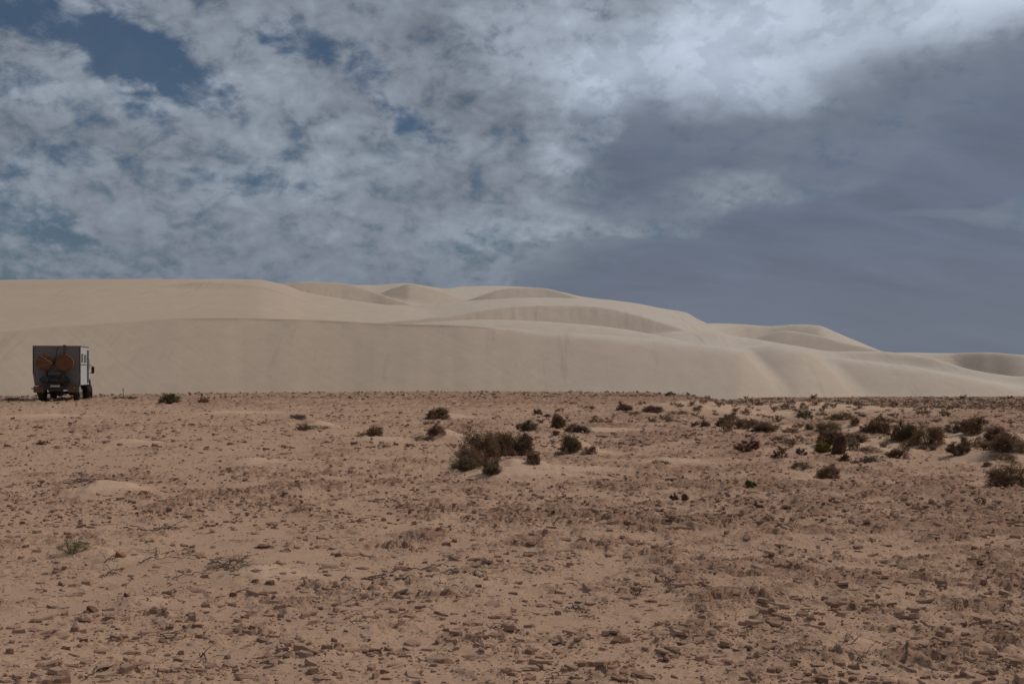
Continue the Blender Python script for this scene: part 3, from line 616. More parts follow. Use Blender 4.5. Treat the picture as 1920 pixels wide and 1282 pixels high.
# more of the same kind where the photograph is full of them
occupied = [(p['px'], p['py'], p['w']) for p in placed]
n_extra = 0; tries = 0
while n_extra < 55 and tries < 6000:
    tries += 1
    px = rs.uniform(10, 1910); py = 900 + 375 * rs.random() ** 0.8
    w = rs.uniform(14, 30) * (0.55 + (py - 880) / 500); h = w / rs.uniform(2.2, 4.5)
    if any(abs(px - a) < 0.5 * (w + c) + 10 and abs(py - b) < 16 for a, b, c in occupied): continue
    place_stone(px, py, w, h, rs.choice(['brown', 'brown', 'dark', 'grey']), '', rs); occupied.append((px, py, w)); n_extra += 1

# ------------------------------------------------------------------ stone chips and grit: too many to count, one object
def chip_field():
    T = []
    for s in range(8):
        r2 = np.random.default_rng(900 + s); n = 5
        an = np.arange(n) / n * 2 * np.pi + r2.uniform(-.4, .4, n); q = r2.uniform(.5, 1.0, n)
        top = np.stack([.42 * q * np.cos(an), .42 * q * np.sin(an), np.full(n, .5) + r2.uniform(-.22, .22, n)], -1)
        bot = np.stack([.5 * q * np.cos(an), .5 * q * np.sin(an), np.full(n, -.5)], -1)
        V = np.concatenate([top, bot]); Fc = []
        for i in range(1, n - 1): Fc.append((0, i, i + 1))
        for i in range(n): j = (i + 1) % n; Fc += [(i, n + i, n + j), (i, n + j, j)]
        T.append((V, np.array(Fc)))
    vs, fs, tn = [], [], []; off = 0
    def add(count, y0, y1, s0, s1, pw, seed, th):
        nonlocal off
        r3 = np.random.default_rng(seed)
        # even over the picture rows: ground distance falls off as 1/depression
        d0, d1 = 1 / y0, 1 / y1
        Y = 1 / (d0 + (d1 - d0) * r3.random(count)); u = r3.uniform(-.57, .57, count); X = u * Y
        dens = 0.30 + 0.85 * rock_mask(X, Y) + 0.55 * np.clip(fbm(X * 1.3, Y * 1.6, 611, 3) * 2.2, -0.4, 1)
        _, mm = mound_z(X, Y, True); dens = dens * (1 - 0.93 * mm)
        keep = r3.random(count) < dens * 0.9; X = X[keep]; Y = Y[keep]; n = len(X)
        sz = s0 + (s1 - s0) * r3.random(n) ** pw
        Z = ground_z(X, Y)
        rot = r3.normal(-.22, .38, n) + np.where(r3.random(n) < .12, 1.5, 0); asp = r3.uniform(.28, .75, n); hh = sz * r3.uniform(.10, .30, n) * th
        tx = r3.normal(.10, .16, n); ty = r3.normal(0, .12, n)
        k = r3.integers(0, 8, n); tone = np.clip(r3.normal(.55, .22, n) + .5 * fbm(X * .8, Y * .8, 640 + seed, 3) + (.2 if th < .5 else 0), 0, 1)
        for s in range(8):
            m = k == s; V, Fc = T[s]; q = m.sum()
            if q == 0: continue
            lx = V[None, :, 0] * sz[m][:, None]; ly = V[None, :, 1] * (sz * asp)[m][:, None]; lz = V[None, :, 2] * hh[m][:, None]
            lz = lz + lx * ty[m][:, None] + ly * tx[m][:, None]
            c, s_ = np.cos(rot[m])[:, None], np.sin(rot[m])[:, None]
            P = np.stack([X[m][:, None] + lx * c - ly * s_, Y[m][:, None] + lx * s_ + ly * c, Z[m][:, None] + lz + hh[m][:, None] * .30], -1)
            vs.append(P.reshape(-1, 3)); nv = V.shape[0]
            fs.append((Fc[None] + (off + np.arange(q) * nv)[:, None, None]).reshape(-1, 3)); off += q * nv
            tn.append(np.repeat(tone[m], nv))
    add(48000, 5.2, 16, .008, .034, 2.0, 1, 1.2)
    add(7500, 5.2, 20, .035, .15, 2.4, 2, .95)
    add(26000, 11, 60, .028, .12, 2.2, 3, 1.0)
    add(9000, 22, 76, .07, .30, 2.2, 4, .8)
    add(6500, 60, 185, .15, .45, 2.0, 5, 1.0)
    add(3200, 5.2, 24, .07, .24, 2.2, 6, .45)
    me = np_mesh('stone_chips', np.concatenate(vs), np.concatenate(fs), False)
    at = me.attributes.new('tone', 'FLOAT', 'POINT'); at.data.foreach_set('value', np.concatenate(tn).astype(np.float32))
    o = link('stone_chips', me, M['chips']); tag(o, 'small flat chips of brown stone strewn over the sand', kind='stuff')
    print('chips tris', len(me.polygons))
chip_field()

# ------------------------------------------------------------------ dry branches lying on the sand (picture points of each stem)
def tube(bm, pts, r0, r1, sides=5):
    rings = []
    for i, p in enumerate(pts):
        p = Vector(p); a = Vector(pts[max(0, i - 1)]); b = Vector(pts[min(len(pts) - 1, i + 1)]); d = (b - a)
        if d.length < 1e-6: d = Vector((0, 0, 1))
        d.normalize(); up = Vector((0, 0, 1)) if abs(d.z) < .9 else Vector((1, 0, 0)); s_ = d.cross(up).normalized(); t = s_.cross(d)
        rad = r0 + (r1 - r0) * i / max(1, len(pts) - 1)
        rings.append([bm.verts.new(p + (s_ * math.cos(q) + t * math.sin(q)) * rad) for q in [k * 2 * math.pi / sides for k in range(sides)]])
    for a, b in zip(rings[:-1], rings[1:]):
        for k in range(sides): bm.faces.new((a[k], a[(k + 1) % sides], b[(k + 1) % sides], b[k]))
    bm.faces.new(rings[0][::-1]); bm.faces.new(rings[-1])
def stem(bm, pix, r0, r1, rs, lift=0.02, kids=0, sides=5):
    P = []
    for (px, py) in pix:
        x, y, z = px_world(px, py); P.append(Vector((x, y, z)))
    y0 = P[0].y
    Q = []
    for i in range(len(P) - 1):
        for t in (0, .33, .66): 
            q = P[i].lerp(P[i + 1], t); w = .006 * y0 / 7
            Q.append(q + Vector((rs.uniform(-w, w), rs.uniform(-w, w), rs.uniform(0, lift) + .004)))
    Q.append(P[-1] + Vector((0, 0, .004 + lift * rs.random())))
    tube(bm, Q, r0, r1, sides)
    for k in range(kids):
        i = rs.randrange(1, len(Q) - 1); d = (Q[i + 1] - Q[i]).normalized(); a = rs.choice([-1, 1]) * rs.uniform(.5, 1.2)
        e = Matrix.Rotation(a, 3, 'Z') @ d; L = rs.uniform(.05, .14) * y0 / 8
        pts = [Q[i], Q[i] + e * L * .5 + Vector((0, 0, rs.uniform(0, .03))), Q[i] + e * L + Matrix.Rotation(.5, 3, 'Z') @ e * L * .2 + Vector((0, 0, rs.uniform(-.005, .02)))]
        tube(bm, pts, r1 * 1.2, r1 * .5, 4)
def C(ox, oy, s, pts): return [(ox + a / s, oy + b / s) for a, b in pts]
branches = [
 ('long forked dry branch with a raised kink lying across the bare sand', [C(640,980,3,p) for p in [
   [(560,303),(640,272),(700,292),(750,276),(792,270),(822,240),(852,216),(880,236),(920,246)], [(750,292),(800,275),(880,272),(955,278),(1000,262),(1050,272)], [(600,300),(660,262),(720,272)], [(640,268),(640,345)], [(900,300),(950,285),(985,262)],
   [(700,335),(720,310),(760,292)], [(1080,285),(1130,298)], [(750,300),(790,325)]]], .008, .003, 4),
 ('dark twisted dry branch running left beside the brown rock plates', [C(640,980,3,p) for p in [[(0,330),(60,320)], [(110,328),(170,322),(255,328)], [(250,296),(320,280),(400,266),(470,270),(540,245),(640,252)], [(150,330),(200,310),(260,320)], [(300,328),(380,322)]]], .009, .003, 4),
 ('straight bare stick with a small forked root on smooth sand', [C(640,980,3,p) for p in [[(130,386),(160,382),(200,378),(240,372),(292,363)], [(180,385),(180,430)], [(180,400),(160,425)], [(183,400),(200,425)]]], .008, .004, 0),
 ('thin dry twig bent over the sand below the forked branch', [C(640,980,3,p) for p in [[(555,350),(600,365),(650,372),(695,378)]]], .006, .002, 2),
 ('dense tangle of dry twigs on the left sand drift', [C(0,980,3,p) for p in [[(1168,250),(1230,238),(1270,245),(1330,228),(1380,232),(1430,228)], [(1180,225),(1210,238),(1260,262)], [(1170,262),(1250,266),(1290,262)], [(1265,248),(1290,272),(1340,278)],
   [(1310,275),(1325,255),(1370,250),(1400,258)], [(1200,262),(1270,240),(1320,225)], [(1140,285),(1210,272),(1260,262)], [(1330,240),(1345,226),(1370,222)], [(1310,275),(1350,262),(1400,240)], [(1190,235),(1215,215),(1260,216)], [(1270,262),(1300,232),(1350,205)]]], .006, .002, 8),
 ('spreading dry twigs lying on sand above the tangle', [C(0,980,3,p) for p in [[(780,240),(830,212),(880,215),(940,205)], [(840,205),(900,185),(980,170),(1040,178),(1100,192)], [(878,150),(882,220)], [(820,170),(870,168)], [(1040,178),(1080,172)], [(970,215),(1040,212)]]], .006, .002, 5),
 ('long thin dry twig with side shoots near the left background', [C(0,980,3,p) for p in [[(695,38),(760,45),(820,50),(870,45),(930,40),(985,36),(1045,42)], [(880,48),(930,30),(960,28)], [(940,42),(990,50)], [(730,28),(790,40)]]], .008, .003, 7),
 ('bare curved stick poking out near the bottom left edge', [C(0,980,3,p) for p in [[(478,893),(520,868),(570,848),(628,838)]]], .006, .003, 1),
 ('short dry sprig below the leaning orange flake', [C(0,980,3,p) for p in [[(588,238),(610,222),(640,208),(665,205)], [(610,225),(650,215)]]], .005, .002, 3),
 ('curled dry twig on sand left of the tangle', [C(0,980,3,p) for p in [[(600,302),(625,285),(650,275),(692,290)], [(618,300),(650,290)]]], .006, .003, 2),
 ('flat dry twig beside the dark tilted stone', [C(0,980,3,p) for p in [[(970,330),(1010,315),(1060,300),(1110,298),(1150,290)]]], .006, .002, 3),
 ('small upright twig shaped like a bird foot on the sand', [C(0,980,3,p) for p in [[(738,330),(745,312)], [(725,325),(740,322),(756,330)]]], .006, .003, 0),
 ('dry twig with bent ends near the left rock fragments', [C(0,980,3,p) for p in [[(1140,760),(1160,770),(1158,800)], [(1125,765),(1150,752)]]], .005, .003, 1),
 ('broken dry twig lying above the orange flake at bottom left', [C(0,980,3,p) for p in [[(900,640),(935,655),(975,672)], [(930,640),(1030,645)]]], .005, .002, 3),
 ('little forked twig standing in sand at right centre', [C(1280,980,3,p) for p in [[(18,420),(45,400),(75,382),(80,360),(118,346)], [(30,402),(60,398)], [(75,385),(90,402)]]], .006, .003, 2),
 ('dark wispy dead twigs beside the rock shelf', [C(1280,980,3,p) for p in [[(165,258),(200,240),(250,232),(295,214)], [(180,240),(230,225)], [(170,250),(215,255)]]], .010, .003, 5),
 ('spiky dead tuft between rock plates in the right foreground', [C(1280,980,3,p) for p in [[(960,130),(935,118)], [(960,130),(950,108)], [(960,130),(990,112)], [(962,130),(1005,122)], [(960,130),(925,135)], [(960,132),(1020,112),(1040,122)]]], .006, .002, 2),
 ('low dead twig cluster near the bottom right', [C(1280,980,3,p) for p in [[(990,790),(970,770)], [(990,790),(1000,765)], [(990,790),(1020,775),(1040,785)], [(992,790),(960,800)], [(985,792),(1010,800)]]], .006, .002, 4),
 ('thin wiry twig with reddish stone beside it', [C(1280,980,3,p) for p in [[(870,708),(900,700),(950,690),(985,672)], [(905,700),(920,665),(960,655)], [(905,690),(940,672)]]], .004, .002, 3),
 ('sprawling twig on the sand by the red stone', [C(640,980,3,p) for p in [[(1600,450),(1640,420),(1690,425)], [(1630,440),(1660,412)], [(1650,440),(1680,410)]]], .005, .002, 4),
 ('curved dry twig over a flat brown plate', [C(640,980,3,p) for p in [[(1300,345),(1360,352),(1400,360),(1435,365)]]], .004, .002, 1),
 ('dark dry twig pieces in front of the plates', [C(640,980,3,p) for p in [[(1262,498),(1300,490),(1340,510),(1385,515)], [(1280,470),(1320,488),(1370,495)], [(1340,540),(1425,540)]]], .006, .003, 4),
 ('thin dry twig trailing over the sand at lower left of centre', [C(640,980,3,p) for p in [[(45,576),(90,573),(130,568),(165,575)]]], .005, .002, 2),
 ('small branching twig on sand near the middle', [C(640,980,3,p) for p in [[(850,605),(890,612),(930,606),(955,595)], [(820,590),(860,605)]]], .004, .002, 3),
 ('grey fallen twigs along the sand drift at left', [C(0,740,3,p) for p in [[(290,512),(350,505),(410,498),(440,488)], [(430,480),(470,492),(520,478)], [(420,495),(480,505),(520,500)], [(450,470),(500,465),(520,472)]]], .012, .005, 8),
 ('thin dry twig lying below the left sand drift', [C(0,740,3,p) for p in [[(310,588),(350,596),(400,592),(450,588)]]], .008, .003, 2),
]
rs = random.Random(5)
for lab, stems, r0, r1, kids in branches:
    bm = bmesh.new()
    for i, p in enumerate(stems): stem(bm, p, r0 * (1 if i == 0 else .7), r1, rs, .03, kids if i < 2 else kids // 2)
    cx, cy, cz = px_world(*stems[0][0])
    bmesh.ops.translate(bm, verts=bm.verts, vec=(-cx, -cy, -cz))
    me = bpy.data.meshes.new('dry_branch'); bm.to_mesh(me); bm.free()
    o = link('dry_branch', me, M['twig']); o.location = (cx, cy, cz); tag(o, lab, 'branch')
# tiny scraps of twig, beyond counting
bm = bmesh.new()
for i in range(700):
    px = rs.uniform(-10, 1930); py = 930 + 350 * rs.random(); 
    if px > 1000 and rs.random() < .45: continue
    x, y, z = px_world(px, py); a = rs.gauss(0, .5); L = rs.uniform(.02, .07) * y / 8
    d = Vector((math.cos(a), math.sin(a), 0)); p = Vector((x, y, z + .008)); k = Vector((-d.y, d.x, 0)) * rs.uniform(-.3, .3) * L
    tube(bm, [p - d * L, p + k + Vector((0, 0, .006)), p + d * L + Vector((0, 0, rs.uniform(0, .01)))], .0028 * y / 8, .0015 * y / 8, 3)
me = bpy.data.meshes.new('twig_litter'); bm.to_mesh(me); bm.free()
tag(link('twig_litter', me, M['twig']), 'tiny scraps of dry twig scattered over the sand', kind='stuff')

# ------------------------------------------------------------------ shrubs
def shrub_arrays(seed, leaves, leaf, spread=1.0, dome=True, lean=0.0, stems=16, open_=0.0, spiky=False):
    """unit shrub: width 1, height 1, base at 0. returns leaf verts/tris and stem bmesh"""
    rs = random.Random(seed); r4 = np.random.default_rng(seed)
    bm = bmesh.new(); tips = []
    lob = [(rs.uniform(0, 6.28), rs.uniform(.75, 1.1)) for _ in range(5)]
    for i in range(stems):
        a = rs.uniform(0, 2 * math.pi); t = rs.random() ** .6
        rad = .5 * (.25 + .75 * t); top = math.sqrt(max(0, 1 - (t * .93) ** 2)) * rs.uniform(.72, 1.05)
        w = 1 + .22 * sum(math.cos((k + 1) * a + p) * q for k, (p, q) in enumerate(lob)) / 2
        e = Vector((rad * w * math.cos(a) + lean * top * .4, rad * w * math.sin(a), max(.08, top * w)))
        b0 = Vector((.06 * math.cos(a), .06 * math.sin(a), 0))
        m = b0.lerp(e, .5) + Vector((rs.uniform(-.05, .05), rs.uniform(-.05, .05), rs.uniform(-.02, .08)))
        tube(bm, [b0, b0.lerp(m, .5), m, e], .012, .004, 3)
        tips.append((b0, m, e))
        for k in range(3):
            s = m.lerp(e, rs.uniform(0, .8)); d = (e - b0).normalized() + Vector((rs.gauss(0, .6), rs.gauss(0, .6), rs.gauss(.1, .5))); d.normalize()
            f = s + d * rs.uniform(.12, .25); f.z = max(.02, f.z); tube(bm, [s, f], .005, .002, 3); tips.append((s, s.lerp(f, .5), f))
    n = leaves; ti = r4.integers(0, len(tips), n); tt = r4.random(n) ** (.55 if not spiky else .8)
    Tm = np.array([[list(v) for v in t] for t in tips]); B, Mi, E = Tm[ti, 0], Tm[ti, 1], Tm[ti, 2]
    t = tt[:, None]; P = B * (1 - t) ** 2 + 2 * Mi * t * (1 - t) + E * t ** 2
    P = P + r4.normal(0, .045 if not spiky else .04, (n, 3)) * np.array([1, 1, .9]); P[:, 2] = np.abs(P[:, 2])
    if not spiky:                                                 # the outer shell of the dome
        q = r4.random(n) < .5; k = int(q.sum()); aa = r4.uniform(0, 2 * np.pi, k); zz = r4.random(k) ** 1.1; rr2 = np.sqrt(1 - zz ** 2)
        ww = 1 + .11 * sum(np.cos((j + 1) * aa + p) * c for j, (p, c) in enumerate(lob)) + .10 * np.sin(7 * aa + 9 * zz + seed)
        sh = r4.uniform(.55, 1.0, k) ** .6 * ww
        P[q] = np.stack([.5 * rr2 * sh * np.cos(aa) + lean * zz * .4, .5 * rr2 * sh * np.sin(aa), zz * sh * .98], 1)
    D = (E - B) / (np.linalg.norm(E - B, axis=1, keepdims=True) + 1e-6) * (1.2 if spiky else .5) + r4.normal(0, .55, (n, 3)); D[:, 2] += .25
    D /= np.linalg.norm(D, axis=1, keepdims=True); S = np.cross(D, r4.normal(0, 1, (n, 3))); S /= np.linalg.norm(S, axis=1, keepdims=True) + 1e-9
    ln = leaf * r4.uniform(.7, 1.5, n)[:, None]; wd = ln * (.22 if spiky else .36)
    V = np.stack([P - S * wd, P + S * wd, P + D * ln], 1).reshape(-1, 3); Fc = np.arange(3 * n).reshape(-1, 3)
    return V, Fc, bm
def finish(V, Fc, bm, sx, sy, sz, matl, bs=(.10, .07, .05)):
    V = V * np.array([sx, sy, sz]); me = np_mesh('foliage', V, Fc, False); me.materials.append(M[matl])
    bmesh.ops.scale(bm, vec=(sx, sy, sz), verts=bm.verts); m2 = bpy.data.meshes.new('stem'); bm.to_mesh(m2); bm.free(); m2.materials.append(M['twig'])
    return me, m2
def add_shrub(px, py, w, h, matl, label, seed, name='desert_shrub', dense=1.0, spiky=False, lean=0.0, dy=0.0, sink=.03, group=None, tall=1.0, dz=0.0):
    x, y, z = px_world(px, py); y += dy; x = (px - 960) / F * y
    if dy: z = float(smooth_z(np.array([x]), np.array([y]))[0]); z = max(z, CZ - (py - HOR) / F * y - .05)
    big = w > 36; W = (1.12 if big else 1.22) * w / F * y; Hh = (1.04 if big else 1.14) * h / F * y * tall
    pxw = w * 1024 / 1920; leaf = max(.030, 0.95 / pxw)
    n = int(min(11000, max(420, 5.5 * w * h * dense * (1.5 if spiky else 1))))
    V, Fc, bm = shrub_arrays(seed, n, leaf * (1.15 if spiky else 1.0), stems=18 if w > 30 else 11, spiky=spiky, lean=lean)
    fo, stm = finish(V, Fc, bm, W, W * .85, Hh, matl)
    root = bpy.data.objects.new(name, None); col.objects.link(root); root.empty_display_size = .1
    root.location = (x, y, z - sink * Hh + dz); root.rotation_euler = (0, 0, 0)
    f = bpy.data.objects.new('foliage', fo); col.objects.link(f); f.parent = root
    s = bpy.data.objects.new('stem', stm); col.objects.link(s); s.parent = root
    tag(root, label, 'shrub', group); return root
SH = [
 # the big clump on its mound
 (904, 868, 62, 58, 'l_dark', 'biggest shrub of the centre, tall dark brown crown on the left of the sand mound', dict(dense=1.5)),
 (936, 860, 50, 46, 'l_dark', 'dark shrub in the middle of the central mound, crowns merging on both sides', dict(dense=1.4, dy=.25)),
 (978, 860, 46, 42, 'l_gdark', 'loose dark shrub arching down the right side of the central sand mound', dict(dense=1.0, dy=.45, lean=.2)),
 (1000, 870, 22, 18, 'l_dark', 'small drooping shrub at the right foot of the central mound', dict(lean=.3)),
 (886, 876, 60, 36, 'l_dark', 'low dark shrub under the tallest crown of the central clump', dict(dense=1.3, dy=-.05)),
 (866, 884, 40, 18, 'l_grey', 'half dead greyish creeping shrub at the left foot of the central clump', dict(dense=.6, lean=-.4)),
 (882, 884, 34, 22, 'l_olive', 'yellowish olive low shrub in front of the central clump', dict()),
 (922, 888, 30, 22, 'l_olive', 'small round pale olive shrub in front of the central mound', dict(dense=1.6)),
 (1070, 848, 34, 28, 'l_gdark', 'pointed dark shrub on the mound right of the central clump', dict(dense=1.2, lean=.2)),
 (1102, 852, 26, 14, 'l_red', 'thin reddish shrub trailing right off the second mound', dict(dense=.8, lean=.3)),
 (1052, 857, 18, 10, 'l_gdark', 'small dark tuft at the left foot of the second mound', dict(lean=-.3)),
 (318, 758, 34, 17, 'l_olive', 'rounded olive shrub alone on the flat right of the truck', dict(dense=1.8)),
 (382, 756, 19, 9, 'l_dark', 'small dark shrub right of the rounded olive one near the truck', dict()),
 (225, 749, 26, 6, 'l_grey', 'low grey tuft at the foot of the forked post', dict()),
 (248, 750, 14, 6, 'l_dark', 'tiny dark tuft just right of the forked post', dict()),
 (22, 752, 30, 7, 'l_dark', 'low dark shrub in the truck shadow at the left edge', dict()),
 (560, 787, 30, 9, 'l_grey', 'flat grey shrub with a dark stick at its left', dict(dense=1.6)),
 (572, 808, 22, 12, 'l_dark', 'wispy dark shrub on the left end of a small pale drift', dict(dense=.8)),
 (600, 802, 34, 5, 'l_dark', 'flat dark shrub sticking out of a small pale drift', dict()),
 (817, 785, 34, 18, 'l_dark', 'dark rounded shrub farthest up the row left of the central clump', dict(dense=1.4)),
 (836, 786, 16, 7, 'l_dark', 'small low tuft at the right of a dark rounded shrub', dict()),
 (806, 798, 22, 8, 'l_dark', 'flat dark shrub between two mounded shrubs left of centre', dict()),
 (818, 816, 34, 16, 'l_red', 'reddish dark shrub crowning a pale mound left of the central clump', dict(dense=1.2)),
 (796, 826, 30, 9, 'l_dark', 'creeping dark shrub below the reddish one left of centre', dict()),
 (702, 818, 25, 17, 'l_dark', 'dark tuft standing alone on the flat left of centre', dict(dense=1.4)),
 (682, 819, 24, 7, 'l_dark', 'low trailing shrub touching the lone dark tuft', dict()),
 (991, 809, 28, 16, 'l_olive', 'dome shaped brown olive shrub above the central clump', dict(dense=2.2)),
 (974, 806, 14, 12, 'l_red', 'thin reddish shrub left of the dome shaped one', dict(dense=.7)),
 (1047, 806, 24, 26, 'l_dark', 'upright dark brown shrub behind the second mound', dict(dense=1.5)),
 (1042, 817, 12, 9, 'l_dark', 'tiny tuft just below the upright dark shrub', dict()),
 (1072, 812, 28, 15, 'l_gdark', 'dull dark shrub joined to the right of the upright one', dict()),
 (1092, 814, 28, 14, 'l_grey', 'smooth grey domed shrub right of the upright dark one', dict(dense=2)),
 (1009, 780, 16, 11, 'l_dark', 'small dark shrub above the dome shaped one', dict()),
 (1026, 783, 12, 6, 'l_dark', 'tiny dark tuft above the upright shrub', dict()),
 (1106, 768, 18, 7, 'l_dark', 'flat brown shrub near the skyline of the plain, right of centre', dict()),
 (1170, 771, 28, 12, 'l_red', 'brown domed shrub, left one of two near the plain skyline', dict(dense=2)),
 (1226, 774, 34, 12, 'l_red', 'brown domed shrub, right one of two near the plain skyline', dict(dense=1.8)),
 (1270, 777, 40, 7, 'l_red', 'long low reddish shrub right of the two brown domes', dict()),
 (1190, 781, 20, 9, 'l_red', 'small orange brown shrub just below the two brown domes', dict()),
 (1257, 744, 18, 8, 'l_dark', 'dark shrub breaking the skyline of the plain against the dune', dict(dense=2)),
 (1236, 870, 26, 7, 'l_dark', 'flat dark dead shrub right of the second mound', dict(dense=.8)),
 (1252, 873, 18, 6, 'l_dark', 'scraggy dead tuft beside the flat dead shrub', dict()),
 (1302, 802, 16, 10, 'l_dark', 'small dark shrub, leftmost at the edge of the right scrub', dict()),
 (1322, 803, 18, 12, 'l_red', 'reddish small shrub at the left edge of the right scrub', dict()),
 (1358, 802, 26, 17, 'l_dark', 'round dark shrub left of the long double shrub', dict(dense=1.8)),
 (1370, 790, 26, 13, 'l_gdark', 'dull shrub just behind a round dark one', dict()),
 (1402, 803, 44, 18, 'l_dark', 'left half of the long double shrub in the right scrub', dict(dense=1.3)),
 (1432, 811, 42, 19, 'l_gdark', 'smooth domed right half of the long double shrub', dict(dense=2.2)),
 (1402, 851, 38, 24, 'l_red', 'spiky reddish brown shrub standing apart in the right midground', dict(spiky=True, dense=1.2)),
 (1457, 830, 20, 12, 'l_dark', 'small dark shrub between the double shrub and the yellow green one', dict()),
 (1476, 832, 16, 10, 'l_gdark', 'tiny dark tuft left of the reddish low shrubs', dict()),
 (1480, 812, 34, 9, 'l_red', 'low reddish shrub below the long double shrub', dict()),
 (1517, 807, 14, 12, 'l_dark', 'small round dark shrub left of the wide flat shrubs', dict()),
 (1508, 786, 30, 16, 'l_olive', 'olive bushy shrub in the pale sand of the upper right scrub', dict()),
 (1572, 790, 50, 18, 'l_dark', 'wide flat dark shrub of the right scrub, back one of two', dict(dense=1.3)),
 (1552, 808, 50, 18, 'l_gdark', 'wide flat dark shrub of the right scrub, front one of two', dict(dense=1.3)),
 (1602, 797, 14, 12, 'l_dark', 'small dark shrub at the right end of the wide flat ones', dict()),
 (1554, 834, 36, 24, 'l_dark', 'dark round shrub just behind the yellow green one', dict(dense=2)),
 (1543, 849, 24, 18, 'l_yellow', 'bright yellow green shrub among dark shrubs', dict(dense=2)),
 (1570, 852, 20, 34, 'l_red', 'tall thin reddish shrub leaning right of the yellow green one', dict(dense=1.3, lean=.4)),
 (1584, 870, 20, 16, 'l_red', 'reddish tuft at the foot of the tall thin shrub', dict()),
 (1606, 829, 40, 18, 'l_red', 'reddish mounded shrub on pale sand in the right scrub', dict(dense=1.2)),
 (1500, 880, 38, 15, 'l_gdark', 'flat arched dark green shrub, left of two in the right midground', dict()),
 (1554, 896, 40, 22, 'l_dark', 'dark bushy shrub, front right of two in the right midground', dict(dense=1.5)),
 (1463, 862, 26, 20, 'l_red', 'thin orange brown shrub of bare stems right of the spiky one', dict(spiky=True, dense=.5)),
 (1502, 856, 18, 16, 'l_grey', 'sparse grey shrub with bare stems left of the yellow green one', dict(spiky=True, dense=.45)),
 (1632, 847, 46, 10, 'l_red', 'low reddish creeping shrub on the sand lane', dict()),
 (1630, 869, 32, 14, 'l_grey', 'thin greyish shrub in front of the reddish creeper', dict(dense=.9)),
 (1614, 871, 22, 8, 'l_red', 'faint small tuft left of a thin greyish shrub', dict(dense=.7)),
 (1680, 860, 36, 20, 'l_red', 'ragged reddish shrub leaning right beside the sand lane', dict(lean=.3, dense=1)),
 (1645, 817, 32, 26, 'l_dark', 'tall dark rounded shrub in the middle of the right scrub', dict(dense=1.6)),
 (1624, 812, 22, 14, 'l_dark', 'small shrub touching a tall dark rounded one', dict()),
 (1651, 795, 20, 14, 'l_dark', 'dark shrub behind the tall rounded one, left of a pair', dict()),
 (1671, 795, 20, 9, 'l_dark', 'flat dark shrub, right of the pair behind the rounded one', dict()),
 (1700, 824, 36, 26, 'l_gdark', 'dark green brown shrub left of the broad black one', dict(dense=1.4)),
 (1680, 826, 24, 18, 'l_dark', 'low dark shrub at the left end of the broad black clump', dict()),
 (1740, 832, 60, 36, 'l_dark', 'broad nearly black shrub, largest of the right scrub', dict(dense=2)),
 (1765, 815, 26, 12, 'l_dark', 'small shrub at the back right of the broad black one', dict()),
 (1798, 855, 50, 28, 'l_gdark', 'spiky dark shrub right of the broad black one, in front of pale sand', dict(spiky=True, dense=1.4)),
 (1793, 812, 26, 16, 'l_grey', 'sparse grey brown shrub on pale sand near the right', dict()),
 (1826, 812, 36, 26, 'l_dark', 'dark shrub with a narrow foot near the right edge', dict(dense=1.3)),
 (1796, 800, 28, 10, 'l_dark', 'flat shrub behind the one with a narrow foot', dict()),
 (1868, 826, 44, 26, 'l_red', 'brown shrub, back part of the big tangle at the right edge', dict(dense=1.2)),
 (1890, 844, 62, 30, 'l_dark', 'wide dark tangle of shrub at the right edge above the big ball', dict(dense=1.3)),
 (1852, 843, 34, 14, 'l_red', 'low reddish shrub left of the wide tangle at the right edge', dict()),
 (1882, 862, 48, 12, 'l_dark', 'flat dark shrub strip above the big ball at the right edge', dict()),
 (1852, 875, 16, 8, 'l_dark', 'tiny dark tuft left of the big ball', dict()),
 (1888, 918, 76, 48, 'l_dark', 'big ball shaped dark shrub cut by the right edge', dict(dense=2.2)),
 (1408, 919, 20, 17, 'l_green', 'fresh green leafy plant in the right midground', dict(dense=2, spiky=True)),
 (1424, 916, 16, 8, 'l_gdark', 'small brown green tuft joined to the fresh green plant', dict(spiky=True)),
 (1265, 941, 14, 14, 'l_red', 'small bare stemmed plant, left of two on the sand', dict(spiky=True, dense=.8)),
 (1283, 941, 14, 14, 'l_red', 'small bare stemmed plant, right of two on the sand', dict(spiky=True, dense=.8)),
 (1423, 958, 14, 12, 'l_red', 'tiny reddish sprig below the green plant', dict(spiky=True, dense=.7)),
 (1286, 913, 8, 8, 'l_gdark', 'tiny green brown sprig above the two bare stemmed plants', dict(spiky=True)),
 (1522, 966, 14, 8, 'l_grey', 'tiny grey sprig among the rock plates', dict(spiky=True)),
 (1700, 932, 14, 8, 'l_red', 'tiny red brown tuft left of the big ball shrub', dict()),
 (135, 1038, 54, 26, 'l_green', 'sparse yellow green sprigs growing from the sand at the lower left', dict(spiky=True, dense=.22)),
 (777, 958, 10, 10, 'l_dark', 'tiny dead upright sprig on the sand below the central clump', dict(spiky=True, dense=.8)),
 (815, 957, 34, 9, 'l_dark', 'flattened dead tuft below the central clump', dict(spiky=True, dense=.6)),
 (565, 962, 30, 9, 'l_dark', 'flattened dark dead tuft on the sand in the left half', dict(spiky=True, dense=.7)),
 (80, 834, 22, 8, 'l_dark', 'flattened dark dead tuft near the left edge', dict(spiky=True, dense=.7)),
]
for i, (px, py, w, h, m, lab, kw) in enumerate(SH):
    add_shrub(px, py, w, h, m, lab, 1000 + i, **kw)
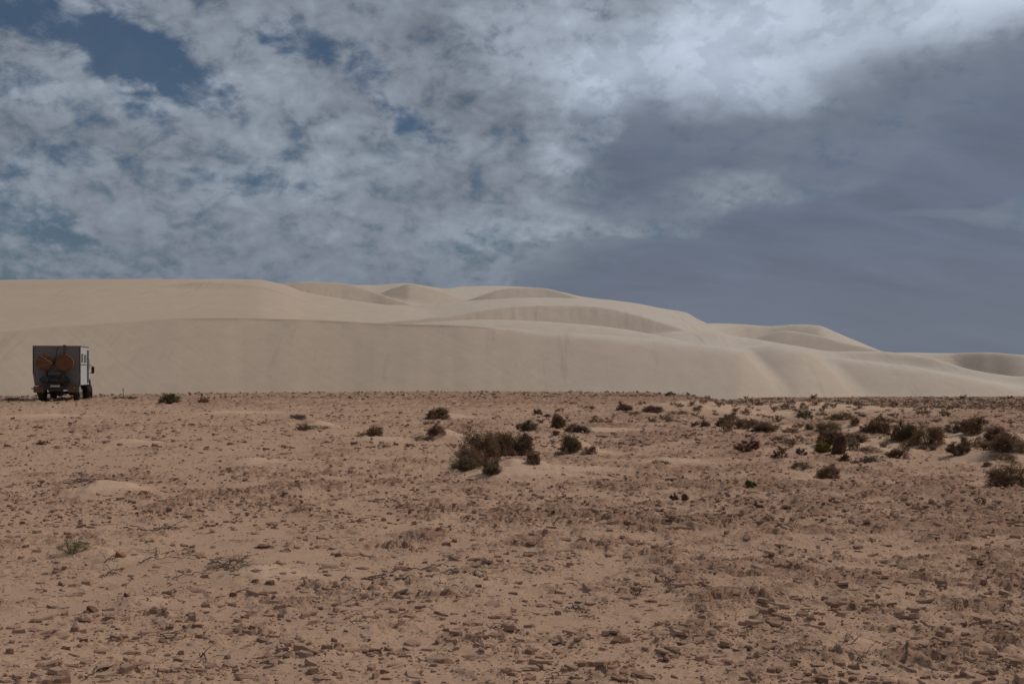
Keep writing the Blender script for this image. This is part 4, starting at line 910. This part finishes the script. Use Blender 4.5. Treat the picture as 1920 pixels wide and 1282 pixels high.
# the rest of the scrub on the right: each its own object, shapes shared
TPL = {}
for mk in ('l_dark', 'l_gdark', 'l_red', 'l_grey'):
    TPL[mk] = []
    for s in range(3):
        V, Fc, bm = shrub_arrays(3000 + s, 520, .095, stems=10, spiky=(s == 2))
        off = len(V); bm.verts.index_update(); bmesh.ops.triangulate(bm, faces=bm.faces); SV = np.array([v.co[:] for v in bm.verts]); SF = np.array([[v.index for v in f.verts] for f in bm.faces]); bm.free()
        me = np_mesh('desert_shrub', np.concatenate([V, SV]), np.concatenate([Fc, SF + off]), False); me.materials.append(M[mk]); TPL[mk].append(me)
rs = random.Random(77); cnt = 0; spots = []; SM = []
ROWN = {'l_dark': 'dark brown', 'l_gdark': 'dull dark green', 'l_red': 'reddish brown', 'l_grey': 'greyish'}
def zone(px, py):
    d = 'back' if py < 762 else ('middle' if py < 790 else 'front')
    lr = 'left' if px < 1480 else ('centre' if px < 1700 else 'right')
    return d, lr
while cnt < 215:
    t = rs.random(); px = rs.uniform(1285, 1935) if rs.random() < .93 else rs.uniform(1000, 1290); py = 749 + 100 * rs.random() ** 1.7
    if px < 1290: py = min(py, 790) + 4
    if py > 815 and px < 1480: continue
    if any(abs(px - s[0]) < (s[2] + 8) * .5 and abs(py - s[1]) < 5 for s in spots) or any(abs(px - s[0]) < s[2] * .5 and -s[3] < py - s[1] < 3 for s in SH): continue
    w = (6 + 11 * rs.random() ** 1.5) * (0.7 + (py - 745) / 75); h = w * rs.uniform(.42, .75)
    spots.append((px, py, w)); x, y, z = px_world(px, py)
    mk = rs.choice(['l_dark', 'l_dark', 'l_gdark', 'l_red', 'l_grey'])
    o = bpy.data.objects.new('desert_shrub', rs.choice(TPL[mk])); col.objects.link(o)
    W = w / F * y; o.scale = (W * 1.4, W * 1.25, h / F * y * 1.15); o.rotation_euler = (0, 0, rs.uniform(0, 6.28)); o.location = (x, y, z - .02)
    d, lr = zone(px, py) if px > 1290 else ('back', 'far left')
    sz = 'tiny' if w < 9 else ('small' if w < 15 else 'medium')
    cnt += 1; SM.append((o, sz, mk, px, py))
# labels of the small shrubs: own look, then the named shrub they stand next to
SLM = [('the yellow green shrub', 1543, 849), ('the broad black shrub', 1740, 832), ('the long double shrub', 1415, 808), ('the wide flat dark shrubs', 1562, 800), ('the tall rounded dark shrub', 1645, 817), ('the narrow footed shrub', 1826, 812),
       ('the right edge tangle', 1885, 840), ('the spiky reddish shrub', 1402, 851), ('the olive bushy shrub', 1508, 786), ('the skyline shrub', 1257, 744), ('the two brown domes', 1198, 772), ('the reddish mounded shrub', 1606, 829),
       ('the dark shrub pair', 1661, 795), ('the small round dark shrub', 1517, 807), ('the upright dark shrub', 1047, 806), ('the big ball shrub', 1888, 905), ('the round dark shrub', 1358, 802), ('the flat right shrub', 1796, 800)]
gs = {}
for (ob, sz, mk, px, py) in SM:
    b = min(SLM, key=lambda l: math.hypot(px - l[1], (py - l[2]) * 2.5)); dx, dy = px - b[1], (py - b[2]) * 2.5
    wh = ('right of ' if dx > 0 else 'left of ') if abs(dx) > abs(dy) else ('in front of ' if dy > 0 else 'behind ')
    far_ = 'far ' if math.hypot(dx, dy) > 75 else ''
    gs.setdefault((f'{sz} {ROWN[mk]} shrub', far_ + wh + b[0]), []).append((px, ob))
OW = ['leftmost', 'second', 'third', 'fourth', 'fifth', 'sixth', 'seventh', 'eighth', 'ninth', 'tenth', 'eleventh', 'twelfth']
for (dsc, wh), L in gs.items():
    L.sort(key=lambda t: t[0]); n = len(L)
    for i, (px, ob) in enumerate(L):
        o_ = '' if n == 1 else ('leftmost ' if i == 0 else ('rightmost ' if i == n - 1 else ('middle ' if n == 3 else OW[min(i, 11)] + ' from left ')))
        tag(ob, f'{o_}{dsc} {wh}', 'shrub', 'small desert shrubs of the right hand scrub')
# far scrub that reads as one mass
def far_scrub():
    r5 = np.random.default_rng(55); V0 = []; F0 = []; off = 0
    n = 3300
    d = 1 / 60 + (1 / 185 - 1 / 60) * r5.random(n); Y = 1 / d; px = 1270 + 700 * r5.random(n) ** .85; X = (px - 960) / F * Y
    n2 = 260; Y2 = 60 + 16 * r5.random(n2); px2 = 700 + 600 * r5.random(n2); X = np.concatenate([X, (px2 - 960) / F * Y2]); Y = np.concatenate([Y, Y2]); Z = smooth_z(X, Y)
    for i in range(len(X)):
        s = r5.uniform(.10, .36) * (1 if i < n else .45); k = 11
        P = r5.normal(0, .36, (k, 3)); P[:, 2] = np.abs(P[:, 2]) * .7; Q = P + r5.normal(0, .28, (k, 3)); T3 = P + r5.normal(0, .28, (k, 3))
        v = np.stack([P, Q, T3], 1).reshape(-1, 3) * s; v[:, 2] = np.abs(v[:, 2]); v += (X[i], Y[i], Z[i])
        V0.append(v); F0.append(np.arange(3 * k).reshape(-1, 3) + off); off += 3 * k
    me = np_mesh('far_scrub', np.concatenate(V0), np.concatenate(F0), False)
    tag(link('far_scrub', me, M['l_grey']), 'distant low scrub thinly covering the far right plain', kind='stuff')
far_scrub()

# forked post near the truck
bm = bmesh.new(); x, y, z = px_world(231, 747); hgt = 20 / F * y
tube(bm, [(0, 0, -.05), (.01, 0, hgt * .4), (-.005, 0, hgt * .72)], .022, .018, 6)
tube(bm, [(-.005, 0, hgt * .70), (-.05, 0, hgt * .86), (-.06, 0, hgt)], .016, .012, 6); tube(bm, [(-.005, 0, hgt * .70), (.04, .01, hgt * .85), (.055, 0, hgt * .97)], .016, .012, 6)
me = bpy.data.meshes.new('forked_post'); bm.to_mesh(me); bm.free(); o = link('forked_post', me, M['twig']); o.location = (x, y, z); tag(o, 'thin forked wooden post standing upright right of the truck', 'post')

# ------------------------------------------------------------------ the truck
T_ = {
 'box': plain_mat('box_panel_paint', (0.165, 0.155, 0.150), .55, .10, 3, bump=.05, dust=.12), 'side': plain_mat('pale_side_paint', (0.50, 0.51, 0.515), .5, .06, 3, dust=.10),
 'black': plain_mat('black_rubber', (0.022, 0.021, 0.020), .85, .3, 8, dust=.20), 'metal': plain_mat('dark_painted_steel', (0.045, 0.042, 0.040), .6, .3, 8, dust=.12),
 'orange': plain_mat('orange_tarpaulin', (0.155, 0.066, 0.024), .75, .18, 5, bump=.3, dust=.10), 'orange_rim': plain_mat('pale_orange_tarpaulin', (0.55, 0.30, 0.16), .8, .1, 6),
 'strap': plain_mat('pale_strap', (0.45, 0.28, 0.13), .8, .1, 9), 'red': plain_mat('red_lamp_glass', (0.30, 0.02, 0.015), .25, .1, 9, spec=.5), 'amber': plain_mat('amber_lamp_glass', (0.50, 0.16, 0.02), .25, .1, 9, spec=.5),
 'glass': plain_mat('dark_window_glass', (0.030, 0.033, 0.038), .12, .05, 4, spec=.6), 'plate': plain_mat('number_plate_white', (0.50, 0.50, 0.48), .5, .05, 9), 'tan': plain_mat('dusty_mudguard', (0.14, 0.10, 0.06), .8, .2, 6),
 'rim': plain_mat('grey_wheel_steel', (0.22, 0.20, 0.19), .6, .2, 8, dust=.3), 'rack': plain_mat('grey_rack_panel', (0.13, 0.13, 0.135), .6, .2, 8), 'burg': plain_mat('dark_red_trim', (0.12, 0.03, 0.035), .6, .1, 8)}
class PB:
    def __init__(s): s.bm = bmesh.new()
    def box(s, x0, x1, y0, y1, z0, z1, bev=.012):
        g = bmesh.ops.create_cube(s.bm, size=1)['verts']
        bmesh.ops.scale(s.bm, vec=(x1 - x0, y1 - y0, z1 - z0), verts=g); bmesh.ops.translate(s.bm, vec=((x0 + x1) / 2, (y0 + y1) / 2, (z0 + z1) / 2), verts=g)
        if bev: 
            es = {e for v in g for e in v.link_edges}; bmesh.ops.bevel(s.bm, geom=list(es), offset=min(bev, .3 * min(x1 - x0, y1 - y0, z1 - z0)), segments=2, affect='EDGES')
        return s
    def prism(s, prof, y0, y1):
        a = [s.bm.verts.new((x, y0, z)) for x, z in prof]; b = [s.bm.verts.new((x, y1, z)) for x, z in prof]; n = len(prof)
        s.bm.faces.new(a); s.bm.faces.new(b[::-1])
        for i in range(n): s.bm.faces.new((a[i], b[i], b[(i + 1) % n], a[(i + 1) % n]))
        return s
    def side(s, prof, x0, x1):
        a = [s.bm.verts.new((x0, y, z)) for y, z in prof]; b = [s.bm.verts.new((x1, y, z)) for y, z in prof]; n = len(prof)
        s.bm.faces.new(a[::-1]); s.bm.faces.new(b)
        for i in range(n): s.bm.faces.new((a[i], a[(i + 1) % n], b[(i + 1) % n], b[i]))
        return s
    def cyl(s, c, r, h, axis='x', seg=28, r2=None, bev=.02):
        g = bmesh.ops.create_cone(s.bm, cap_ends=True, segments=seg, radius1=r, radius2=r2 if r2 else r, depth=h)['verts']
        m = {'x': Matrix.Rotation(R(90), 3, 'Y'), 'y': Matrix.Rotation(R(90), 3, 'X'), 'z': Matrix.Identity(3)}[axis]
        bmesh.ops.rotate(s.bm, matrix=m, verts=g, cent=(0, 0, 0)); bmesh.ops.translate(s.bm, vec=c, verts=g)
        if bev: bmesh.ops.bevel(s.bm, geom=[e for e in {e for v in g for e in v.link_edges} if e.calc_face_angle(0) > 1.0], offset=bev, segments=2, affect='EDGES')
        return s
    def tube(s, pts, r, r1=None, sides=6): tube(s.bm, pts, r, r1 or r, sides); return s
    def build(s, name, mat, parent, loc=None, rot=None):
        bmesh.ops.recalc_face_normals(s.bm, faces=s.bm.faces)
        me = bpy.data.meshes.new(name); s.bm.to_mesh(me); s.bm.free(); o = link(name, me, mat, parent)
        if loc: o.location = loc
        if rot: o.rotation_euler = rot
        return o
tx, ty, tz = px_world(106.5, 753.5)
truck = bpy.data.objects.new('camper_truck', None); col.objects.link(truck); truck.location = (tx, ty, tz - .01); truck.rotation_euler = (0, 0, R(14.8))
tag(truck, 'grey box bodied off road camper truck seen from behind on the desert plain', 'truck')
# camper box: rear profile tapers at the foot
prof = [(-1.16, .94), (1.16, .94), (1.255, 1.62), (1.25, 3.19), (-1.25, 3.19), (-1.255, 1.62)]
body = PB().prism(prof, 0, 3.15); body.bm.normal_update()
body.build('camper_body', T_['box'], truck)
PB().side([(.03, .98), (3.12, .98), (3.12, 3.15), (.03, 3.15)], 1.2565, 1.262).build('side_panel', T_['side'], truck)
PB().side([(.03, 1.00), (3.12, 1.00), (3.12, 1.2), (.03, 1.2)], 1.262, 1.264).build('side_sill', T_['side'], truck)
PB().box(-1.27, 1.27, -.015, 3.17, 3.185, 3.225, .01).build('roof', T_['box'], truck)
for sx in (-1, 1): PB().box(sx * 1.235 - .03, sx * 1.235 + .03, -.022, .02, 1.62, 3.19, .008).build('corner_trim', T_['burg'] if sx > 0 else T_['metal'], truck)
for y0, y1, z0, z1 in ((.28, .78, 2.28, 2.78), (1.30, 1.92, 2.28, 2.74)):
    w = PB().box(1.258, 1.292, y0, y1, z0, z1, .015).build('window', T_['rack'], truck); PB().box(1.285, 1.300, y0 + .05, y1 - .05, z0 + .05, z1 - .05, .005).build('pane', T_['glass'], w)
PB().box(1.258, 1.285, .05, 2.15, 2.13, 2.165, .004).build('side_rail', T_['metal'], truck)
d = PB().box(1.256, 1.275, 2.32, 2.98, 1.05, 3.02, .01).build('door', T_['metal'], truck); PB().box(1.275, 1.30, 2.40, 2.44, 1.85, 2.05, .004).build('handle', T_['rack'], d)
# rear fittings
def disc(cx, cz, r, th, star):
    o = PB().cyl((cx, -.02 - th / 2, cz), r, th, 'y', 40, bev=.05).build('covered_spare_wheel', T_['orange'], truck)
    rim = PB(); n = 40
    for k in range(n):
        a = k / n * 2 * math.pi; b = (k + 1) / n * 2 * math.pi
        rim.tube([(cx + r * math.cos(a), -.03, cz + r * math.sin(a)), (cx + r * math.cos(b), -.03, cz + r * math.sin(b))], .018, sides=5)
    rim.build('cover_hem', T_['orange_rim'], o)  # hem in a paler orange than the cover
    if star:
        s = PB(); e = (cx + r * .96, -.035 - th, cz - .05)
        for q in (150, 215, 120): s.tube([e, (cx + r * .97 * math.cos(R(q)), -.035 - th, cz + r * .97 * math.sin(R(q)))], .012, sides=5)
        s.build('strap', T_['strap'], o)
    return o
disc(-.60, 2.26, .455, .16, True); disc(.42, 2.235, .475, .26, False)
PB().cyl((-.09, -.20, 2.33), .13, .1, 'y', 20).build('wheel_hub', T_['black'], truck)
PB().box(.33, .50, -.12, .10, 3.19, 3.27, .02).build('roof_vent', T_['rack'], truck); PB().tube([(.41, -.06, 3.19), (.41, -.06, 2.66)], .03, sides=8).build('pipe', T_['metal'], truck)
PB().tube([(.1, -.03, 3.15), (-.02, -.03, 2.9), (-.06, -.03, 2.5)], .015).build('cable', T_['metal'], truck)
fr = PB(); 
for x in (-.50, .36): fr.box(x - .025, x + .025, -.30, -.02, 1.30, 1.80, .006)
fr.box(-.52, .38, -.31, -.26, 1.76, 1.81, .006).box(-.52, .38, -.31, -.26, 1.46, 1.51, .006).build('carrier_frame', T_['metal'], truck)
PB().box(-.44, .30, -.22, -.03, 1.53, 1.74, .03).build('storage_box', T_['rack'], truck)
bag = PB().box(-.83, .77, -.52, -.03, 1.10, 1.45, .09).build('luggage_bag', T_['black'], truck)
PB().box(-.42, .30, -.40, -.02, .98, 1.10, .03).build('winch', T_['metal'], truck)
PB().box(-.26, .24, -.44, -.42, .87, .98, .003).build('number_plate', T_['plate'], truck)
PB().box(-.75, .80, -.30, 0.02, .70, .94, .02).build('crossmember', T_['metal'], truck)
PB().box(-.40, .40, -.36, -.24, .62, .74, .02).build('tow_bar', T_['metal'], truck)
for sx in (-1, 1):
    b = PB().box(min(sx * .62, sx * 1.17), max(sx * .62, sx * 1.17), -.32, -.14, .56, .92, .02).build('bumper_corner', T_['tan'], truck)
    for k, (xx, mt) in enumerate(((.72, 'red'), (.86, 'red'), (1.0, 'amber'))): PB().cyl((sx * xx, -.33, .84), .048, .03, 'y', 16, bev=.006).build('tail_light', T_[mt], b)
PB().box(-1.29, -1.15, -.28, -.18, .76, .82, .01).build('side_marker', T_['black'], truck)
# chassis, axles, wheels
ch = PB()
for x in (-.42, .42): ch.box(x - .05, x + .05, -.1, 4.9, .72, .90, .01)
ch.build('chassis', T_['metal'], truck)
PB().tube([(-.85, 1.05, .50), (.85, 1.05, .50)], .07, sides=10).cyl((0, 1.05, .50), .20, .26, 'y', 18).build('rear_axle', T_['metal'], truck)
PB().tube([(-.85, 4.15, .46), (.85, 4.15, .46)], .07, sides=10).cyl((.12, 4.15, .46), .18, .26, 'y', 18).build('front_axle', T_['metal'], truck)
PB().box(-.78, -.40, 1.9, 3.0, .52, .92, .05).build('fuel_tank', T_['metal'], truck)
PB().tube([(.35, 3.2, .60), (.35, .4, .58), (.30, -.25, .55)], .045, sides=10).build('exhaust', T_['metal'], truck)
def wheel(x, y, steer, r=.50, w=.34):
    sg = 1 if x > 0 else -1
    p = PB().cyl((0, 0, 0), r, w, 'x', 40, bev=.06)
    for k in range(30):
        a = k / 30 * 2 * math.pi
        for q in (-1, 1):
            aa = a + (.1 if q > 0 else 0); g = bmesh.ops.create_cube(p.bm, size=1)['verts']; bmesh.ops.scale(p.bm, vec=(w * .42, .05, .035), verts=g)
            bmesh.ops.rotate(p.bm, matrix=Matrix.Rotation(.35 * q, 3, 'Z'), verts=g, cent=(0, 0, 0)); bmesh.ops.translate(p.bm, vec=(q * w * .24, 0, r + .008), verts=g)
            bmesh.ops.rotate(p.bm, matrix=Matrix.Rotation(aa, 3, 'X'), verts=g, cent=(0, 0, 0))
    o = p.build('wheel', T_['black'], truck, (x, y, r + .0), (0, 0, R(steer)))
    PB().cyl((sg * (w / 2 + .004), 0, 0), r * .55, .03, 'x', 28, bev=.008).cyl((sg * (w / 2 + .03), 0, 0), r * .20, .08, 'x', 16, bev=.01).build('rim', T_['rim'], o)
wheel(-.93, 1.05, 0); wheel(.93, 1.05, 0); wheel(-.90, 4.15, 14, .46); wheel(1.02, 4.15, 26, .48)
for sx in (-1, 1):
    PB().box(min(sx * .74, sx * 1.12), max(sx * .74, sx * 1.12), .35, .39, .42, .92, .01).build('mudflap', T_['black'], truck)
PB().side([(.4, .94), (.72, .94), (.62, .60), (.42, .52)], 1.08, 1.15).build('rear_wing', T_['side'], truck)
# cab
cab = PB().side([(3.3, 1.02), (3.62, 1.02), (3.78, 1.28), (4.5, 1.30), (4.72, .95), (5.0, .95), (5.02, 1.75), (4.72, 2.72), (4.6, 2.84), (3.3, 2.84)], -1.06, 1.06)
cabo = cab.build('cab', T_['side'], truck)
cw = PB().side([(3.55, 1.85), (4.55, 1.85), (4.78, 1.95), (4.62, 2.55), (3.55, 2.55)], 1.06, 1.075).build('window', T_['glass'], cabo)
PB().side([(3.62, 1.02), (3.78, 1.28), (4.5, 1.30), (4.72, .95), (4.66, .90), (4.46, 1.2), (3.8, 1.2), (3.68, 1.0)], 1.06, 1.14).build('wheel_arch', T_['black'], cabo)
PB().tube([(1.04, 4.55, 2.15), (1.20, 4.50, 2.10), (1.30, 4.48, 2.0)], .018).tube([(1.04, 4.55, 1.65), (1.30, 4.48, 1.65)], .018).build('mirror_arm', T_['metal'], cabo)
PB().box(1.20, 1.37, 4.42, 4.52, 1.62, 2.06, .03).build('mirror', T_['black'], cabo)
PB().tube([(-1.04, 4.55, 2.15), (-1.42, 4.48, 2.0)], .018).build('mirror_arm', T_['metal'], cabo)
PB().box(-1.50, -1.32, 4.42, 4.52, 1.62, 2.06, .03).build('mirror', T_['black'], cabo)
PB().side([(5.02, 1.78), (5.03, 1.78), (4.76, 2.68), (4.74, 2.66)], -.95, .95).build('windscreen', T_['glass'], cabo)
PB().box(-1.1, 1.1, 4.98, 5.15, .62, .92, .03).build('front_bumper', T_['metal'], truck)

# ------------------------------------------------------------------ labels for the stones: look first, then the nearest thing one can find
LM = [('the pale boulder at bottom centre', 813, 1230, 60), ('the forked dry branch', 880, 1068, 80), ('the left twig tangle', 430, 1060, 60), ('the leaning orange flake', 228, 1037, 40), ('the orange flake at bottom left', 110, 1250, 40),
      ('the second orange flake', 234, 1203, 40), ('the tilted slab at lower left', 177, 1140, 50), ('the big slab at right', 1858, 1180, 70), ('the central shrub clump', 925, 870, 90), ('the green plant', 1410, 918, 50),
      ('the big ball shrub', 1885, 895, 60), ('the red wedge stone', 1218, 1125, 40), ('the bare straight stick', 710, 1104, 40), ('the spiky dead tuft', 1600, 1022, 40), ('the left sand drift', 180, 920, 60), ('the small upright twig', 1305, 1110, 40),
      ('the two bare stemmed plants', 1274, 935, 40), ('the dark blocky stone', 1563, 1142, 40), ('the orange pebble at right', 1858, 995, 40), ('the rock plates at bottom right', 1500, 1262, 60), ('the low dead twigs at lower right', 1610, 1240, 40)]
def lm_of(px, py):
    b = min(LM, key=lambda l: math.hypot(px - l[1], (py - l[2]) * 1.8) - l[3] * .3)
    dx, dy = px - b[1], (py - b[2]) * 1.8
    if math.hypot(dx, dy) < b[3] * .35: return 'close to ' + b[0]
    if abs(dx) > abs(dy): return ('right of ' if dx > 0 else 'left of ') + b[0]
    return ('in front of ' if dy > 0 else 'behind ') + b[0]
groups = {}
for p in placed:
    A = p['w']; size = 'small' if A < 17 else ('medium' if A < 32 else 'large')
    shape = 'thin flat' if p['asp'] > 4.2 else ('flat' if p['asp'] > 2.5 else 'chunky')
    noun = 'rock plate' if p['kind'] == 'slab' else 'stone'
    if p['mod'] == 'tilt': shape = 'tilted'
    if p['col'] == 'orange' and p['mod'] == 'tilt': noun = 'flake'
    groups.setdefault((f"{size} {shape} {COLW[p['col']]} {noun}", lm_of(p['px'], p['py'])), []).append(p)
ORD = ['leftmost', 'second', 'third', 'fourth', 'fifth', 'sixth', 'seventh', 'eighth']
NUM = {2: 'two', 3: 'three', 4: 'four', 5: 'five', 6: 'six', 7: 'seven', 8: 'eight', 9: 'nine'}
for (desc, where), L in groups.items():
    L.sort(key=lambda p: p['px']); n = len(L)
    for i, p in enumerate(L):
        if n == 1: lab = f'{desc} {where}'
        elif i == 0: lab = f'leftmost {desc} {where}'
        elif i == n - 1: lab = f'rightmost {desc} {where}'
        else: lab = f'{ORD[i] if i < 8 else "middle"} {desc} from left {where}'
        tag(p['o'], lab, 'stone', 'larger stones lying on the desert ground', 'thing')
tot = 0
for o in bpy.data.objects:
    if o.type == 'MESH': o.data.calc_loop_triangles if 0 else None
print('objects', len(bpy.data.objects), 'unique mesh polys', sum(len(m.polygons) for m in bpy.data.meshes))
